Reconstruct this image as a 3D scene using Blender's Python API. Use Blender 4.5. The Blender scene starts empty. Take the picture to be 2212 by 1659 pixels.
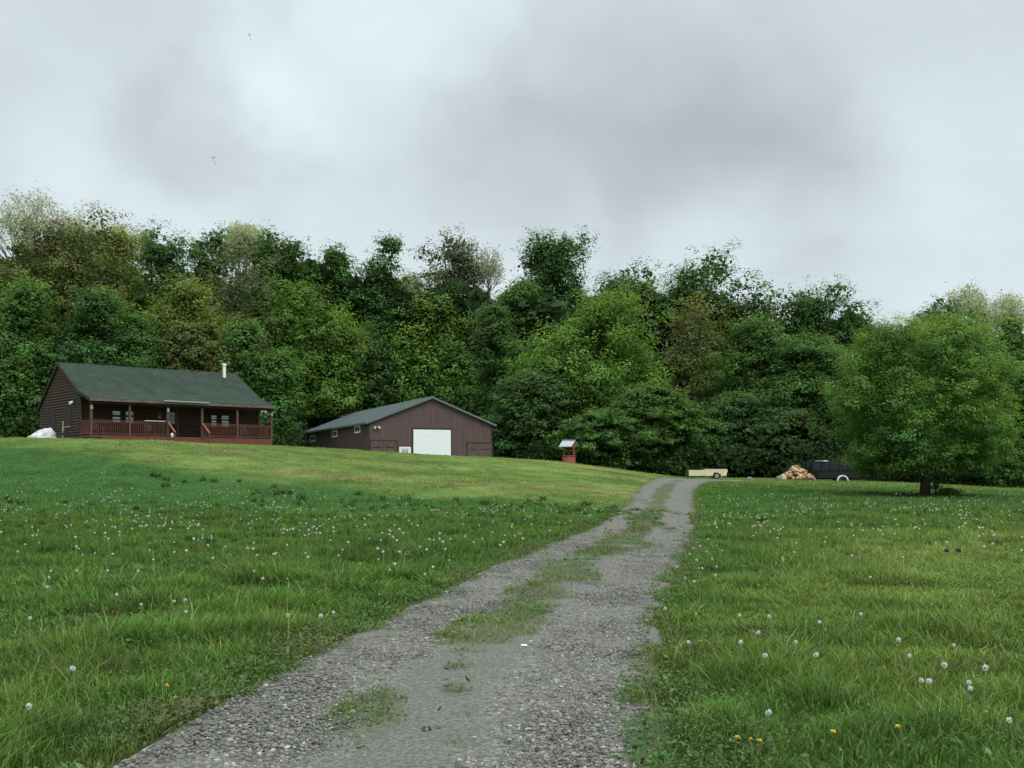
import bpy, math, random
import numpy as np
from mathutils import Vector, Matrix

random.seed(7)
RNG = np.random.default_rng(11)
SC = bpy.context.scene
COL = SC.collection
F = 2400.0; CX = 1106.0; HY = 1030.0; CAMZ = 1.6      # survey of the site: focal, centre, horizon
R = math.radians

def ray(px): return (px - CX) / F
def hgt(py, Y): return CAMZ + Y * (HY - py) / F
def at(px, py, Y): return (ray(px) * Y, Y, hgt(py, Y))

# ------------------------------------------------------------------ bookkeeping
def tag(o, label=None, cat=None, group=None, kind=None):
    if label: o['label'] = label
    if cat: o['category'] = cat
    if group: o['group'] = group
    if kind: o['kind'] = kind
    return o
def empty(name, loc, rz=0.0):
    o = bpy.data.objects.new(name, None); COL.objects.link(o)
    o.location = loc; o.rotation_euler = (0, 0, rz); o.empty_display_size = 0.2
    return o
def link(name, me, parent=None):
    o = bpy.data.objects.new(name, me); COL.objects.link(o)
    if parent: o.parent = parent
    return o

# ------------------------------------------------------------------ noise in numpy
_TAB = np.random.default_rng(5).random((8, 256, 256))
def vnoise(x, y, scale, seed=0):
    x = np.asarray(x, float) * scale + 37.1 * seed; y = np.asarray(y, float) * scale + 11.7 * seed
    xi = np.floor(x).astype(int); yi = np.floor(y).astype(int)
    fx = x - xi; fy = y - yi
    fx = fx * fx * (3 - 2 * fx); fy = fy * fy * (3 - 2 * fy)
    T = _TAB[seed % 8]
    a = T[xi % 256, yi % 256]; b = T[(xi + 1) % 256, yi % 256]
    c = T[xi % 256, (yi + 1) % 256]; d = T[(xi + 1) % 256, (yi + 1) % 256]
    return (a * (1 - fx) + b * fx) * (1 - fy) + (c * (1 - fx) + d * fx) * fy
def fbm(x, y, scale, seed=0):
    return (vnoise(x, y, scale, seed) * .55 + vnoise(x, y, scale * 2.1, seed + 1) * .3 + vnoise(x, y, scale * 4.3, seed + 2) * .15)
def smooth(a, b, x):
    t = np.clip((np.asarray(x, float) - a) / (b - a), 0, 1); return t * t * (3 - 2 * t)

# ------------------------------------------------------------------ mesh builders
class MB:
    def __init__(s): s.v = []; s.f = []
    def add(s, vs, fs):
        n = len(s.v); s.v += [tuple(p) for p in vs]; s.f += [tuple(i + n for i in f) for f in fs]; return s
    def box(s, x0, x1, y0, y1, z0, z1, M=None):
        vs = [Vector(p) for p in ((x0,y0,z0),(x1,y0,z0),(x1,y1,z0),(x0,y1,z0),(x0,y0,z1),(x1,y0,z1),(x1,y1,z1),(x0,y1,z1))]
        if M: vs = [M @ p for p in vs]
        return s.add(vs, [(0,3,2,1),(4,5,6,7),(0,1,5,4),(1,2,6,5),(2,3,7,6),(3,0,4,7)])
    def bar(s, a, b, w, h=None):
        a = Vector(a); b = Vector(b); d = b - a; L = d.length
        q = d.to_track_quat('X', 'Z').to_matrix().to_4x4(); h = h or w
        return s.box(0, L, -w/2, w/2, -h/2, h/2, Matrix.Translation(a) @ q)
    def tube(s, pts, rad, n=8, cap=True):
        rings = []; up = Vector((.3, .9, .2)).normalized()
        P = [Vector(p) for p in pts]; n0 = len(s.v); vs = []; fs = []
        for i, p in enumerate(P):
            d = (P[min(i+1, len(P)-1)] - P[max(i-1, 0)]).normalized()
            a = d.cross(up)
            if a.length < 1e-3: a = d.cross(Vector((1, 0, 0)))
            a.normalize(); b = d.cross(a)
            for k in range(n):
                t = 2*math.pi*k/n; vs.append(p + (a*math.cos(t) + b*math.sin(t)) * rad[i])
        for i in range(len(P)-1):
            for k in range(n):
                k2 = (k+1) % n; fs.append((i*n+k, i*n+k2, (i+1)*n+k2, (i+1)*n+k))
        if cap: fs.append(tuple(range(n))[::-1]); fs.append(tuple((len(P)-1)*n + k for k in range(n)))
        return s.add(vs, fs)
    def prism(s, prof, y0, y1):
        # polygon in x,z pushed along y
        n = len(prof); vs = [(p[0], y0, p[1]) for p in prof] + [(p[0], y1, p[1]) for p in prof]
        return s.add(vs, [tuple(range(n)), tuple(range(2*n-1, n-1, -1))] + [(i, n+i, n+(i+1)%n, (i+1)%n) for i in range(n)])
    def build(s, name, mat, parent=None, smooth_=False, bevel=0.0):
        me = bpy.data.meshes.new(name); me.from_pydata(s.v, [], s.f); me.materials.append(mat)
        import bmesh
        bm = bmesh.new(); bm.from_mesh(me); bmesh.ops.recalc_face_normals(bm, faces=bm.faces)
        if bevel: bmesh.ops.bevel(bm, geom=list(bm.edges), offset=bevel, segments=1, affect='EDGES', clamp_overlap=True)
        bm.to_mesh(me); bm.free()
        if smooth_: me.polygons.foreach_set('use_smooth', [True]*len(me.polygons))
        return link(name, me, parent)

def np_mesh(name, V, Q, C=None, mat=None, smooth_=False):
    """V (n,3) verts, Q (m,k) faces, C (n,3) point colours"""
    me = bpy.data.meshes.new(name); V = np.ascontiguousarray(V, np.float32); Q = np.ascontiguousarray(Q, np.int32)
    m, k = Q.shape
    me.vertices.add(len(V)); me.vertices.foreach_set('co', V.ravel())
    me.loops.add(m*k); me.loops.foreach_set('vertex_index', Q.ravel())
    me.polygons.add(m); me.polygons.foreach_set('loop_start', np.arange(0, m*k, k, dtype=np.int32))
    me.polygons.foreach_set('loop_total', np.full(m, k, np.int32))
    if smooth_: me.polygons.foreach_set('use_smooth', np.ones(m, bool))
    if C is not None:
        a = me.attributes.new('tint', 'FLOAT_COLOR', 'POINT')
        a.data.foreach_set('color', np.concatenate([C, np.ones((len(C), 1))], 1).astype(np.float32).ravel())
    me.update(calc_edges=True)
    if mat: me.materials.append(mat)
    return me

# ------------------------------------------------------------------ materials
def new_mat(name):
    m = bpy.data.materials.new(name); m.use_nodes = True; nt = m.node_tree; nt.nodes.clear()
    out = nt.nodes.new('ShaderNodeOutputMaterial'); return m, nt, out
def N(nt, t, **kw):
    n = nt.nodes.new(t)
    for k, v in kw.items():
        if k.startswith('i_'): n.inputs[k[2:].replace('_', ' ')].default_value = v
        else: setattr(n, k, v)
    return n
def mix_rgb(nt, fac, a, b, mode='MIX'):
    n = nt.nodes.new('ShaderNodeMix'); n.data_type = 'RGBA'; n.blend_type = mode
    for i, v in ((0, fac), (6, a), (7, b)):
        if hasattr(v, 'links') or isinstance(v, bpy.types.NodeSocket): nt.links.new(v, n.inputs[i])
        else: n.inputs[i].default_value = v if i == 0 else (*v, 1)
    return n.outputs[2]
def math_n(nt, op, a, b=None, c=None, clamp=False):
    n = nt.nodes.new('ShaderNodeMath'); n.operation = op; n.use_clamp = clamp
    for i, v in enumerate((a, b, c)):
        if v is None: continue
        if isinstance(v, bpy.types.NodeSocket): nt.links.new(v, n.inputs[i])
        else: n.inputs[i].default_value = v
    return n.outputs[0]
def ramp(nt, fac, stops):
    n = nt.nodes.new('ShaderNodeValToRGB'); e = n.color_ramp.elements
    while len(e) < len(stops): e.new(.5)
    for el, (p, c) in zip(e, stops): el.position = p; el.color = (*c, 1) if len(c) == 3 else c
    nt.links.new(fac, n.inputs[0]); return n.outputs[0]

def surf(name, c1, c2, scale=4.0, stretch=(1,1,1), rough=.8, bump=.15, fine=30.0, metallic=0.0, spec=.3):
    m, nt, out = new_mat(name)
    tc = N(nt, 'ShaderNodeTexCoord'); mp = N(nt, 'ShaderNodeMapping'); mp.inputs['Scale'].default_value = stretch
    nt.links.new(tc.outputs['Object'], mp.inputs[0])
    n1 = N(nt, 'ShaderNodeTexNoise', i_Scale=scale, i_Detail=6.0, i_Roughness=.65); nt.links.new(mp.outputs[0], n1.inputs[0])
    n2 = N(nt, 'ShaderNodeTexNoise', i_Scale=fine, i_Detail=3.0); nt.links.new(mp.outputs[0], n2.inputs[0])
    f = math_n(nt, 'ADD', math_n(nt, 'MULTIPLY', n1.outputs[0], .75), math_n(nt, 'MULTIPLY', n2.outputs[0], .25))
    col = ramp(nt, f, [(.3, c1), (.7, c2)])
    b = N(nt, 'ShaderNodeBsdfPrincipled'); b.inputs['Roughness'].default_value = rough
    b.inputs['Metallic'].default_value = metallic; b.inputs['Specular IOR Level'].default_value = spec
    nt.links.new(col, b.inputs['Base Color'])
    if bump:
        bp = N(nt, 'ShaderNodeBump', i_Strength=bump, i_Distance=.02); nt.links.new(f, bp.inputs['Height']); nt.links.new(bp.outputs[0], b.inputs['Normal'])
    nt.links.new(b.outputs[0], out.inputs[0]); return m

def leaf_mat(name, transl=.3, mul=1.0, gloss=.0):
    m, nt, out = new_mat(name)
    a = N(nt, 'ShaderNodeAttribute', attribute_name='tint')
    col = a.outputs['Color']
    if mul != 1.0: col = mix_rgb(nt, 1.0, col, (mul, mul, mul), 'MULTIPLY')
    d = N(nt, 'ShaderNodeBsdfDiffuse'); nt.links.new(col, d.inputs[0])
    t = N(nt, 'ShaderNodeBsdfTranslucent'); nt.links.new(mix_rgb(nt, 1.0, col, (1.25, 1.2, .6), 'MULTIPLY'), t.inputs[0])
    mx = N(nt, 'ShaderNodeMixShader'); mx.inputs[0].default_value = transl
    nt.links.new(d.outputs[0], mx.inputs[1]); nt.links.new(t.outputs[0], mx.inputs[2]); res = mx.outputs[0]
    if gloss:
        g = N(nt, 'ShaderNodeBsdfGlossy'); g.inputs['Roughness'].default_value = .45; g.inputs[0].default_value = (.8, .85, .9, 1)
        m2 = N(nt, 'ShaderNodeMixShader'); m2.inputs[0].default_value = gloss
        nt.links.new(res, m2.inputs[1]); nt.links.new(g.outputs[0], m2.inputs[2]); res = m2.outputs[0]
    nt.links.new(res, out.inputs[0]); return m

M = {}
M['log_gable'] = surf('weathered_logs', (.036,.021,.016), (.098,.062,.048), 3, (.35,.35,4), .85)
M['log_front'] = surf('stained_logs', (.036,.019,.013), (.088,.048,.031), 3, (.35,.35,4), .8)
M['trim'] = surf('dark_trim', (.028,.020,.016), (.05,.035,.028), 5)
M['fascia'] = surf('peeling_fascia', (.05,.032,.026), (.22,.16,.13), 2.2, (1,1,3), .85)
M['post'] = surf('post_wood', (.066,.038,.027), (.150,.092,.065), 3, (2,2,.4), .85)
M['rail'] = surf('red_stained_rail', (.080,.032,.020), (.150,.064,.040), 4, (1,1,1), .8)
M['redwood'] = surf('red_deck_paint', (.118,.036,.026), (.185,.064,.045), 3, (1,1,3), .75)
M['stair'] = surf('worn_orange_rail', (.22,.07,.045), (.36,.13,.09), 6, (1,1,1), .75)
M['deck'] = surf('deck_boards', (.10,.05,.04), (.2,.11,.08), 4)
M['gray_box'] = surf('grey_metal', (.22,.25,.24), (.36,.39,.38), 6, rough=.5)
M['white'] = surf('white_paint', (.62,.65,.64), (.78,.80,.79), 2.5, rough=.55, bump=.04)
M['whitebright'] = surf('white_enamel', (.78,.8,.8), (.88,.9,.9), 2.5, rough=.4, bump=.02)
M['barnfront'] = surf('brown_steel', (.078,.050,.047), (.158,.103,.098), 2.4, (2.5,2.5,.22), .6, .05, 12)
M['barntrim'] = surf('dark_steel_trim', (.028,.022,.024), (.045,.036,.038), 4, rough=.6)
M['barndoor'] = surf('brown_door', (.085,.055,.045), (.14,.10,.085), 2, rough=.7)
M['barnroof'] = surf('grey_green_steel_roof', (.10,.135,.13), (.15,.19,.185), 1.2, (1,.3,1), .45, .03, 10)
M['glass'] = surf('dark_glass', (.022,.022,.024), (.042,.042,.044), 3, rough=.6, bump=0, spec=.12)
M['curtain_glass'] = surf('curtained_glass', (.72,.80,.83), (.93,.97,.98), 2.0, rough=.2, bump=0, spec=.5)
M['door_glass'] = surf('dim_glass', (.10,.14,.17), (.22,.28,.32), 4, rough=.15, bump=0, spec=.5)
M['cream'] = surf('chalky_cream_paint', (.60,.52,.33), (.78,.71,.49), 2.6, rough=.6, bump=.03)
M['rust'] = surf('rusty_steel', (.05,.028,.018), (.14,.075,.045), 8)
M['rubber'] = surf('black_rubber', (.014,.014,.015), (.03,.03,.03), 8)
M['hub'] = surf('dull_hub', (.2,.19,.17), (.42,.40,.36), 9, rough=.5)
M['black'] = surf('faded_black_paint', (.006,.006,.008), (.014,.0145,.017), 3, rough=.6)
M['blackrib'] = surf('grey_black_panel', (.012,.0125,.015), (.024,.025,.028), 3, rough=.6)
M['wood1'] = surf('split_wood_pale', (.42,.27,.14), (.72,.54,.33), 6, (4,1,1), .85)
M['wood2'] = surf('split_wood_tan', (.30,.17,.085), (.55,.36,.2), 6, (4,1,1), .85)
M['wood3'] = surf('bark_wood', (.08,.05,.035), (.26,.16,.1), 6, (4,1,1), .9)
M['rock'] = surf('grey_stone', (.10,.10,.092), (.26,.255,.235), 5, rough=.9, bump=.5)
M['tarp'] = surf('white_tarp', (.42,.44,.48), (.74,.76,.80), 2.2, rough=.5, bump=.1, fine=9)
M['beige'] = surf('beige_sack', (.35,.3,.22), (.55,.48,.36), 6)
M['welltin'] = surf('corrugated_tin', (.26,.28,.30), (.52,.54,.57), 4, rough=.45, metallic=.2)
M['wellred'] = surf('faded_red_paint', (.24,.055,.045), (.40,.11,.09), 5)
M['bark'] = surf('tree_bark', (.022,.018,.014), (.06,.05,.04), 3, (3,3,.5), .95, .5)
M['palebark'] = surf('pale_grey_bark', (.11,.105,.095), (.22,.21,.19), 3, (3,3,.5), .95, .3)
M['leaf'] = leaf_mat('tree_leaves', .42, 1.22, .008)
M['grass'] = leaf_mat('grass_blades', .25, 1.0, .02)
M['clod'] = surf('dark_earth', (.02,.014,.01), (.06,.04,.028), 8, rough=.95, bump=.6)
M['chair'] = surf('plum_painted_wood', (.09,.045,.05), (.17,.09,.10), 5)
M['board'] = surf('pale_board', (.5,.42,.38), (.7,.62,.58), 5)

# shingles: rows of green-grey asphalt shingle with wear near the eave
def shingle():
    m, nt, out = new_mat('green_shingles')
    tc = N(nt, 'ShaderNodeTexCoord'); mp = N(nt, 'ShaderNodeMapping'); mp.inputs['Scale'].default_value = (1, 1.15, 1)
    nt.links.new(tc.outputs['Object'], mp.inputs[0])
    br = N(nt, 'ShaderNodeTexBrick', i_Scale=1.0); br.inputs['Brick Width'].default_value = .32; br.inputs['Row Height'].default_value = .14
    br.inputs['Mortar Size'].default_value = .006; br.inputs['Color1'].default_value = (.027,.042,.030,1); br.inputs['Color2'].default_value = (.038,.054,.039,1); br.inputs['Mortar'].default_value = (.022,.033,.026,1)
    nt.links.new(mp.outputs[0], br.inputs[0])
    n1 = N(nt, 'ShaderNodeTexNoise', i_Scale=.9, i_Detail=5.0); nt.links.new(tc.outputs['Object'], n1.inputs[0])
    n2 = N(nt, 'ShaderNodeTexNoise', i_Scale=9.0, i_Detail=4.0); nt.links.new(tc.outputs['Object'], n2.inputs[0])
    f = math_n(nt, 'ADD', math_n(nt, 'MULTIPLY', n1.outputs[0], .7), math_n(nt, 'MULTIPLY', n2.outputs[0], .6))
    c = mix_rgb(nt, 1.0, br.outputs[0], ramp(nt, f, [(.45, (.68,.68,.66)), (.85, (1.28,1.28,1.28))]), 'MULTIPLY')
    b = N(nt, 'ShaderNodeBsdfPrincipled'); b.inputs['Roughness'].default_value = .95; b.inputs['Specular IOR Level'].default_value = .15
    nt.links.new(c, b.inputs['Base Color'])
    bp = N(nt, 'ShaderNodeBump', i_Strength=.4, i_Distance=.02); nt.links.new(f, bp.inputs['Height']); nt.links.new(bp.outputs[0], b.inputs['Normal'])
    nt.links.new(b.outputs[0], out.inputs[0]); return m
M['shingle'] = shingle()

# ------------------------------------------------------------------ terrain
TY = [0, 20, 35, 45, 50, 60, 70, 80, 90, 96, 104, 115, 130, 160, 300]
TT = {
 -900: [0,0,.05,.30,.80,2.2,3.9,4.2,4.2,4.3,4.4,4.5,5,6,11],
 0:    [0,0,.05,.35,.80,2.3,4.07,4.2,4.2,4.1,4.2,4.4,5,6,11],
 200:  [0,0,.05,.35,.80,2.3,4.10,4.22,4.15,4.0,4.2,4.4,5,6,11],
 350:  [0,0,.05,.30,.75,2.1,3.85,4.22,4.15,4.0,4.0,4.2,5,6,11],
 590:  [0,0,.05,.30,.70,1.8,3.15,3.97,4.07,3.9,3.8,3.8,4.5,6,11],
 700:  [0,0,.05,.25,.60,1.6,2.7,3.55,4.0,3.75,2.8,2.5,3,5,10],
 800:  [0,0,.05,.25,.55,1.4,2.4,3.25,3.80,3.4,2.3,2.2,2.5,5,10],
 930:  [0,0,.05,.20,.50,1.2,2.05,2.85,3.36,3.05,2.25,2.2,2.5,5,10],
 1060: [0,0,.05,.20,.45,1.1,1.85,2.70,3.32,3.1,2.3,2.3,2.6,5,10],
 1230: [0,0,.05,.15,.35,.85,1.45,2.15,2.80,3.02,2.85,2.8,3,5,9],
 1420: [0,0,.03,.08,.15,.45,.90,1.40,1.70,1.74,1.7,1.8,2.2,4,8],
 1490: [0,0,.02,.05,.10,.35,.72,1.06,1.25,1.30,1.36,1.5,2,3.5,7],
 1700: [0,0,.02,.08,.15,.40,.72,1.02,1.20,1.26,1.32,1.5,2,3.5,7],
 2000: [0,0,.05,.15,.22,.40,.58,.75,.90,.95,1.0,1.2,1.6,3,6],
 2212: [0,0,.05,.12,.18,.30,.40,.48,.55,.55,.55,.7,1.2,2.5,5],
 3100: [0,0,0,.05,.1,.1,.1,.1,.1,.1,.1,.2,.5,1.5,4]}
_yy = np.arange(0, 301, 1.0); _uu = np.arange(-900, 3101, 25.0)
_cols = np.array([np.interp(_yy, TY, TT[k]) for k in TT])
_tab = np.array([np.interp(_uu, list(TT), _cols[:, j]) for j in range(len(_yy))])     # [Y,u]
def _gs(a, s, ax):
    k = np.exp(-.5*(np.arange(-3*s, 3*s+1)/s)**2); k /= k.sum()
    p = np.pad(a, [(3*s, 3*s) if i == ax else (0, 0) for i in range(2)], mode='edge')
    return np.apply_along_axis(lambda r: np.convolve(r, k, 'valid'), ax, p)
_tab = _gs(_gs(_tab, 2, 0), 3, 1)
def H(x, y, micro=True):
    x = np.asarray(x, float); y = np.asarray(y, float)
    u = np.clip(CX + F * x / np.maximum(y, 2.0), -899, 3099); Y = np.clip(y, 0, 299)
    a = (u + 900) / 25; i = np.floor(a).astype(int); fa = a - i; j = np.floor(Y).astype(int); fb = Y - j
    z = (_tab[j, i]*(1-fa) + _tab[j, i+1]*fa)*(1-fb) + (_tab[j+1, i]*(1-fa) + _tab[j+1, i+1]*fa)*fb
    if micro: z = z + (fbm(x, y, .22, 3) - .5) * .16 * smooth(3, 12, y)
    return z

# driveway centre line as x(y)
RC = np.array([(-1.9,-12),(-1.25,-2),(-.95,3),(-.68,6.1),(-.47,8.2),(-.2,10.4),(.34,14.2),(1.83,22.6),(3.65,32),(6.8,51),(8.9,65),(11.05,76),(12.9,84),(15.3,90),(18.8,95),(21,98)])
_ry = np.arange(-12, 98.01, .25); _rx = np.interp(_ry, RC[:,1], RC[:,0])
_k = np.exp(-.5*(np.arange(-24, 25)/9.0)**2); _k /= _k.sum()
_rx = np.convolve(np.pad(_rx, 24, mode='reflect', reflect_type='odd'), _k, 'valid')
_rg = np.gradient(_rx, _ry)
def lateral(x, y):
    x = np.asarray(x, float); yc = np.clip(y, -12, 98)
    cx = np.interp(yc, _ry, _rx); g = np.interp(yc, _ry, _rg)
    d = (x - cx) / np.sqrt(1 + g*g)
    return np.where(np.asarray(y) > 98, 50.0, d)
def road_half(x, y, side):
    return 1.42 + (fbm(np.asarray(y), side*9.0 + 0*np.asarray(y), .45, 2) - .5) * .34 - .07*(np.asarray(side) > 0)*smooth(16, 8, y) + .16*smooth(60, 85, y)

# where low green growth creeps over the driveway: patches on its crown, fringes along its edges
PATCH = [(-.90,7.2,.30,.75,1),(-.42,8.0,.16,.3,.8),(-.45,8.9,.14,.25,.8),(-.42,9.7,.2,.25,.7),(-.2,11.6,.42,1.1,.95),(.05,13.4,.45,1.3,.9),(.85,18.0,.55,2.6,.95),(1.9,23.5,.5,2.6,.75),(2.9,28.5,.55,4,.9),(4.6,39,.5,8,.9),(6.6,51,.5,9,.7),(8.4,62,.5,9,.45),
         (.55,15.3,.5,1.2,.5)]
def growth(x, y):
    d = lateral(x, y); ad = np.abs(d); hw = road_half(x, y, np.sign(d))
    n = fbm(x, y, 2.2, 1); n2 = fbm(x, y, .7, 6)
    g = np.zeros(len(x))
    for px_, py_, sx, sy, a in PATCH: g = np.maximum(g, a*np.exp(-((x-px_)/sx)**2 - ((y-py_)/sy)**2))
    wid = .34 + .30*fbm(x, y, .33, 2); g = np.maximum(g, np.clip(1.15*np.exp(-((d+.12)/wid)**2)*(.10 + .25*smooth(14, 26, y) + 1.25*fbm(x, y, .42, 3)), 0, 1)*smooth(8.5, 12, y)*smooth(94, 72, y))
    g = np.clip(g + (n-.5)*1.1*(g > .05), 0, 1)*smooth(.15, .5, g + (n-.5)*.5)
    e = smooth(-.22, .38, ad - hw + (n-.5)*.9 + (n2-.5)*.5)
    return np.clip(np.maximum(g, e), 0, 1)

# colour zones of the grass cover (albedo)
def zone_color(x, y):
    u = CX + F * x / np.maximum(y, 3)
    lush = np.array([.055,.118,.027]); yel = np.array([.165,.225,.072]); blue = np.array([.052,.126,.040]); olive = np.array([.078,.118,.030]); straw = np.array([.22,.20,.095])
    n = fbm(x, y, .11, 1); n2 = fbm(x, y, .35, 4); n3 = vnoise(x, y, 1.3, 2)
    c = lush[None]*np.ones((len(x), 1))
    def mixin(c, k, w): w = np.clip(w, 0, 1)[:, None]; return c*(1-w) + k[None]*w
    c = mixin(c, olive, smooth(.45, .7, n2)*.55)
    yb = np.interp(u, [-400, 0, 200, 420, 620, 900, 1300], [68, 67, 65, 58, 54, 51.5, 51])
    left = smooth(1500, 1380, u)
    slope = smooth(-4, 5, y - yb + (n-.5)*12) * left
    c = mixin(c, blue, smooth(36, 52, y)*left*(1-slope)*.85)
    c = mixin(c, yel, slope*(.55 + .9*(n2-.3)))
    c = mixin(c, straw, slope*smooth(.56, .75, fbm(x*.5, y*1.0, .16, 6))*.6)
    # yellow-green thinner patches on the right
    w = np.exp(-((u-2040)/380)**2 - ((y-23)/12)**2)*1.25
    c = mixin(c, yel*.92, w*(.55+.8*(n2-.4)))
    c = mixin(c, blue, smooth(1480, 1600, u)*smooth(44, 55, y)*smooth(85, 70, y)*.45)
    c = mixin(c, yel*.85, smooth(1480, 1560, u)*smooth(76, 90, y)*.7)
    c = c * (.80 + .45*n3)[:, None]
    # along the driveway: yellower, thin
    d = np.abs(lateral(x, y)); c = mixin(c, np.array([.10,.125,.045]), smooth(2.1, 1.3, d)*.5)
    # slope mottling, then the lone tree's shade painted into the ground and grass colour
    c = c*(1 + slope*(fbm(x*.6, y, .32, 5)-.5)*.75)[:, None]
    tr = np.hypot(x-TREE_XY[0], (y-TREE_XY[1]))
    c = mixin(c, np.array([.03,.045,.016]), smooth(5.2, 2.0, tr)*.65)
    return c
TREE_XY = (ray(2000)*65, 65.0)

def build_ground():
    def axis(lo, hi, s0, g):
        a = [0.0]; s = s0
        while a[-1] < hi: a.append(a[-1] + s); s = min(s*g, 25)
        b = [0.0]; s = s0
        while b[-1] < -lo: b.append(b[-1] + s); s = min(s*g, 25)
        return np.array([-v for v in b[:0:-1]] + a)
    xs = axis(-520, 520, .22, 1.018); ys = np.concatenate([np.array([-60,-45,-32,-22,-15,-10,-6,-3]), np.arange(0, 30, .3), np.arange(30, 130, .8), np.array([134,140,150,165,185,210,240,280,340,420,520,640])])
    X, Y = np.meshgrid(xs, ys); x = X.ravel(); y = Y.ravel()
    z = H(x, y); z = z - .10*smooth(1.75, 1.2, np.abs(lateral(x, y)))*(y < 97)
    nx = len(xs); ny = len(ys); i = np.arange(nx*ny).reshape(ny, nx)
    Q = np.stack([i[:-1,:-1], i[:-1,1:], i[1:,1:], i[1:,:-1]], -1).reshape(-1, 4)
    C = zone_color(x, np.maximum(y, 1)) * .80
    d = np.abs(lateral(x, y)); w = (smooth(1.9, 1.4, d) * .8)[:, None]
    C = C*(1-w) + np.array([[.12,.105,.07]])*w
    m, nt, out = new_mat('meadow_ground')
    a = N(nt, 'ShaderNodeAttribute', attribute_name='tint'); tc = N(nt, 'ShaderNodeTexCoord')
    n1 = N(nt, 'ShaderNodeTexNoise', i_Scale=2.2, i_Detail=8.0, i_Roughness=.7); nt.links.new(tc.outputs['Object'], n1.inputs[0])
    n2 = N(nt, 'ShaderNodeTexNoise', i_Scale=22.0, i_Detail=4.0); nt.links.new(tc.outputs['Object'], n2.inputs[0])
    f = math_n(nt, 'ADD', math_n(nt, 'MULTIPLY', n1.outputs[0], .55), math_n(nt, 'MULTIPLY', n2.outputs[0], .45))
    c = mix_rgb(nt, 1.0, a.outputs[0], ramp(nt, f, [(.32, (.45,.45,.42)), (.68, (1.45,1.4,1.3))]), 'MULTIPLY')
    b = N(nt, 'ShaderNodeBsdfDiffuse'); nt.links.new(c, b.inputs[0])
    bp = N(nt, 'ShaderNodeBump', i_Strength=.8, i_Distance=.06); nt.links.new(f, bp.inputs['Height']); nt.links.new(bp.outputs[0], b.inputs['Normal'])
    nt.links.new(b.outputs[0], out.inputs[0])
    o = link('ground', np_mesh('ground', np.stack([x, y, z], 1), Q, C, m, True)); tag(o, kind='structure')
build_ground()

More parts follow.
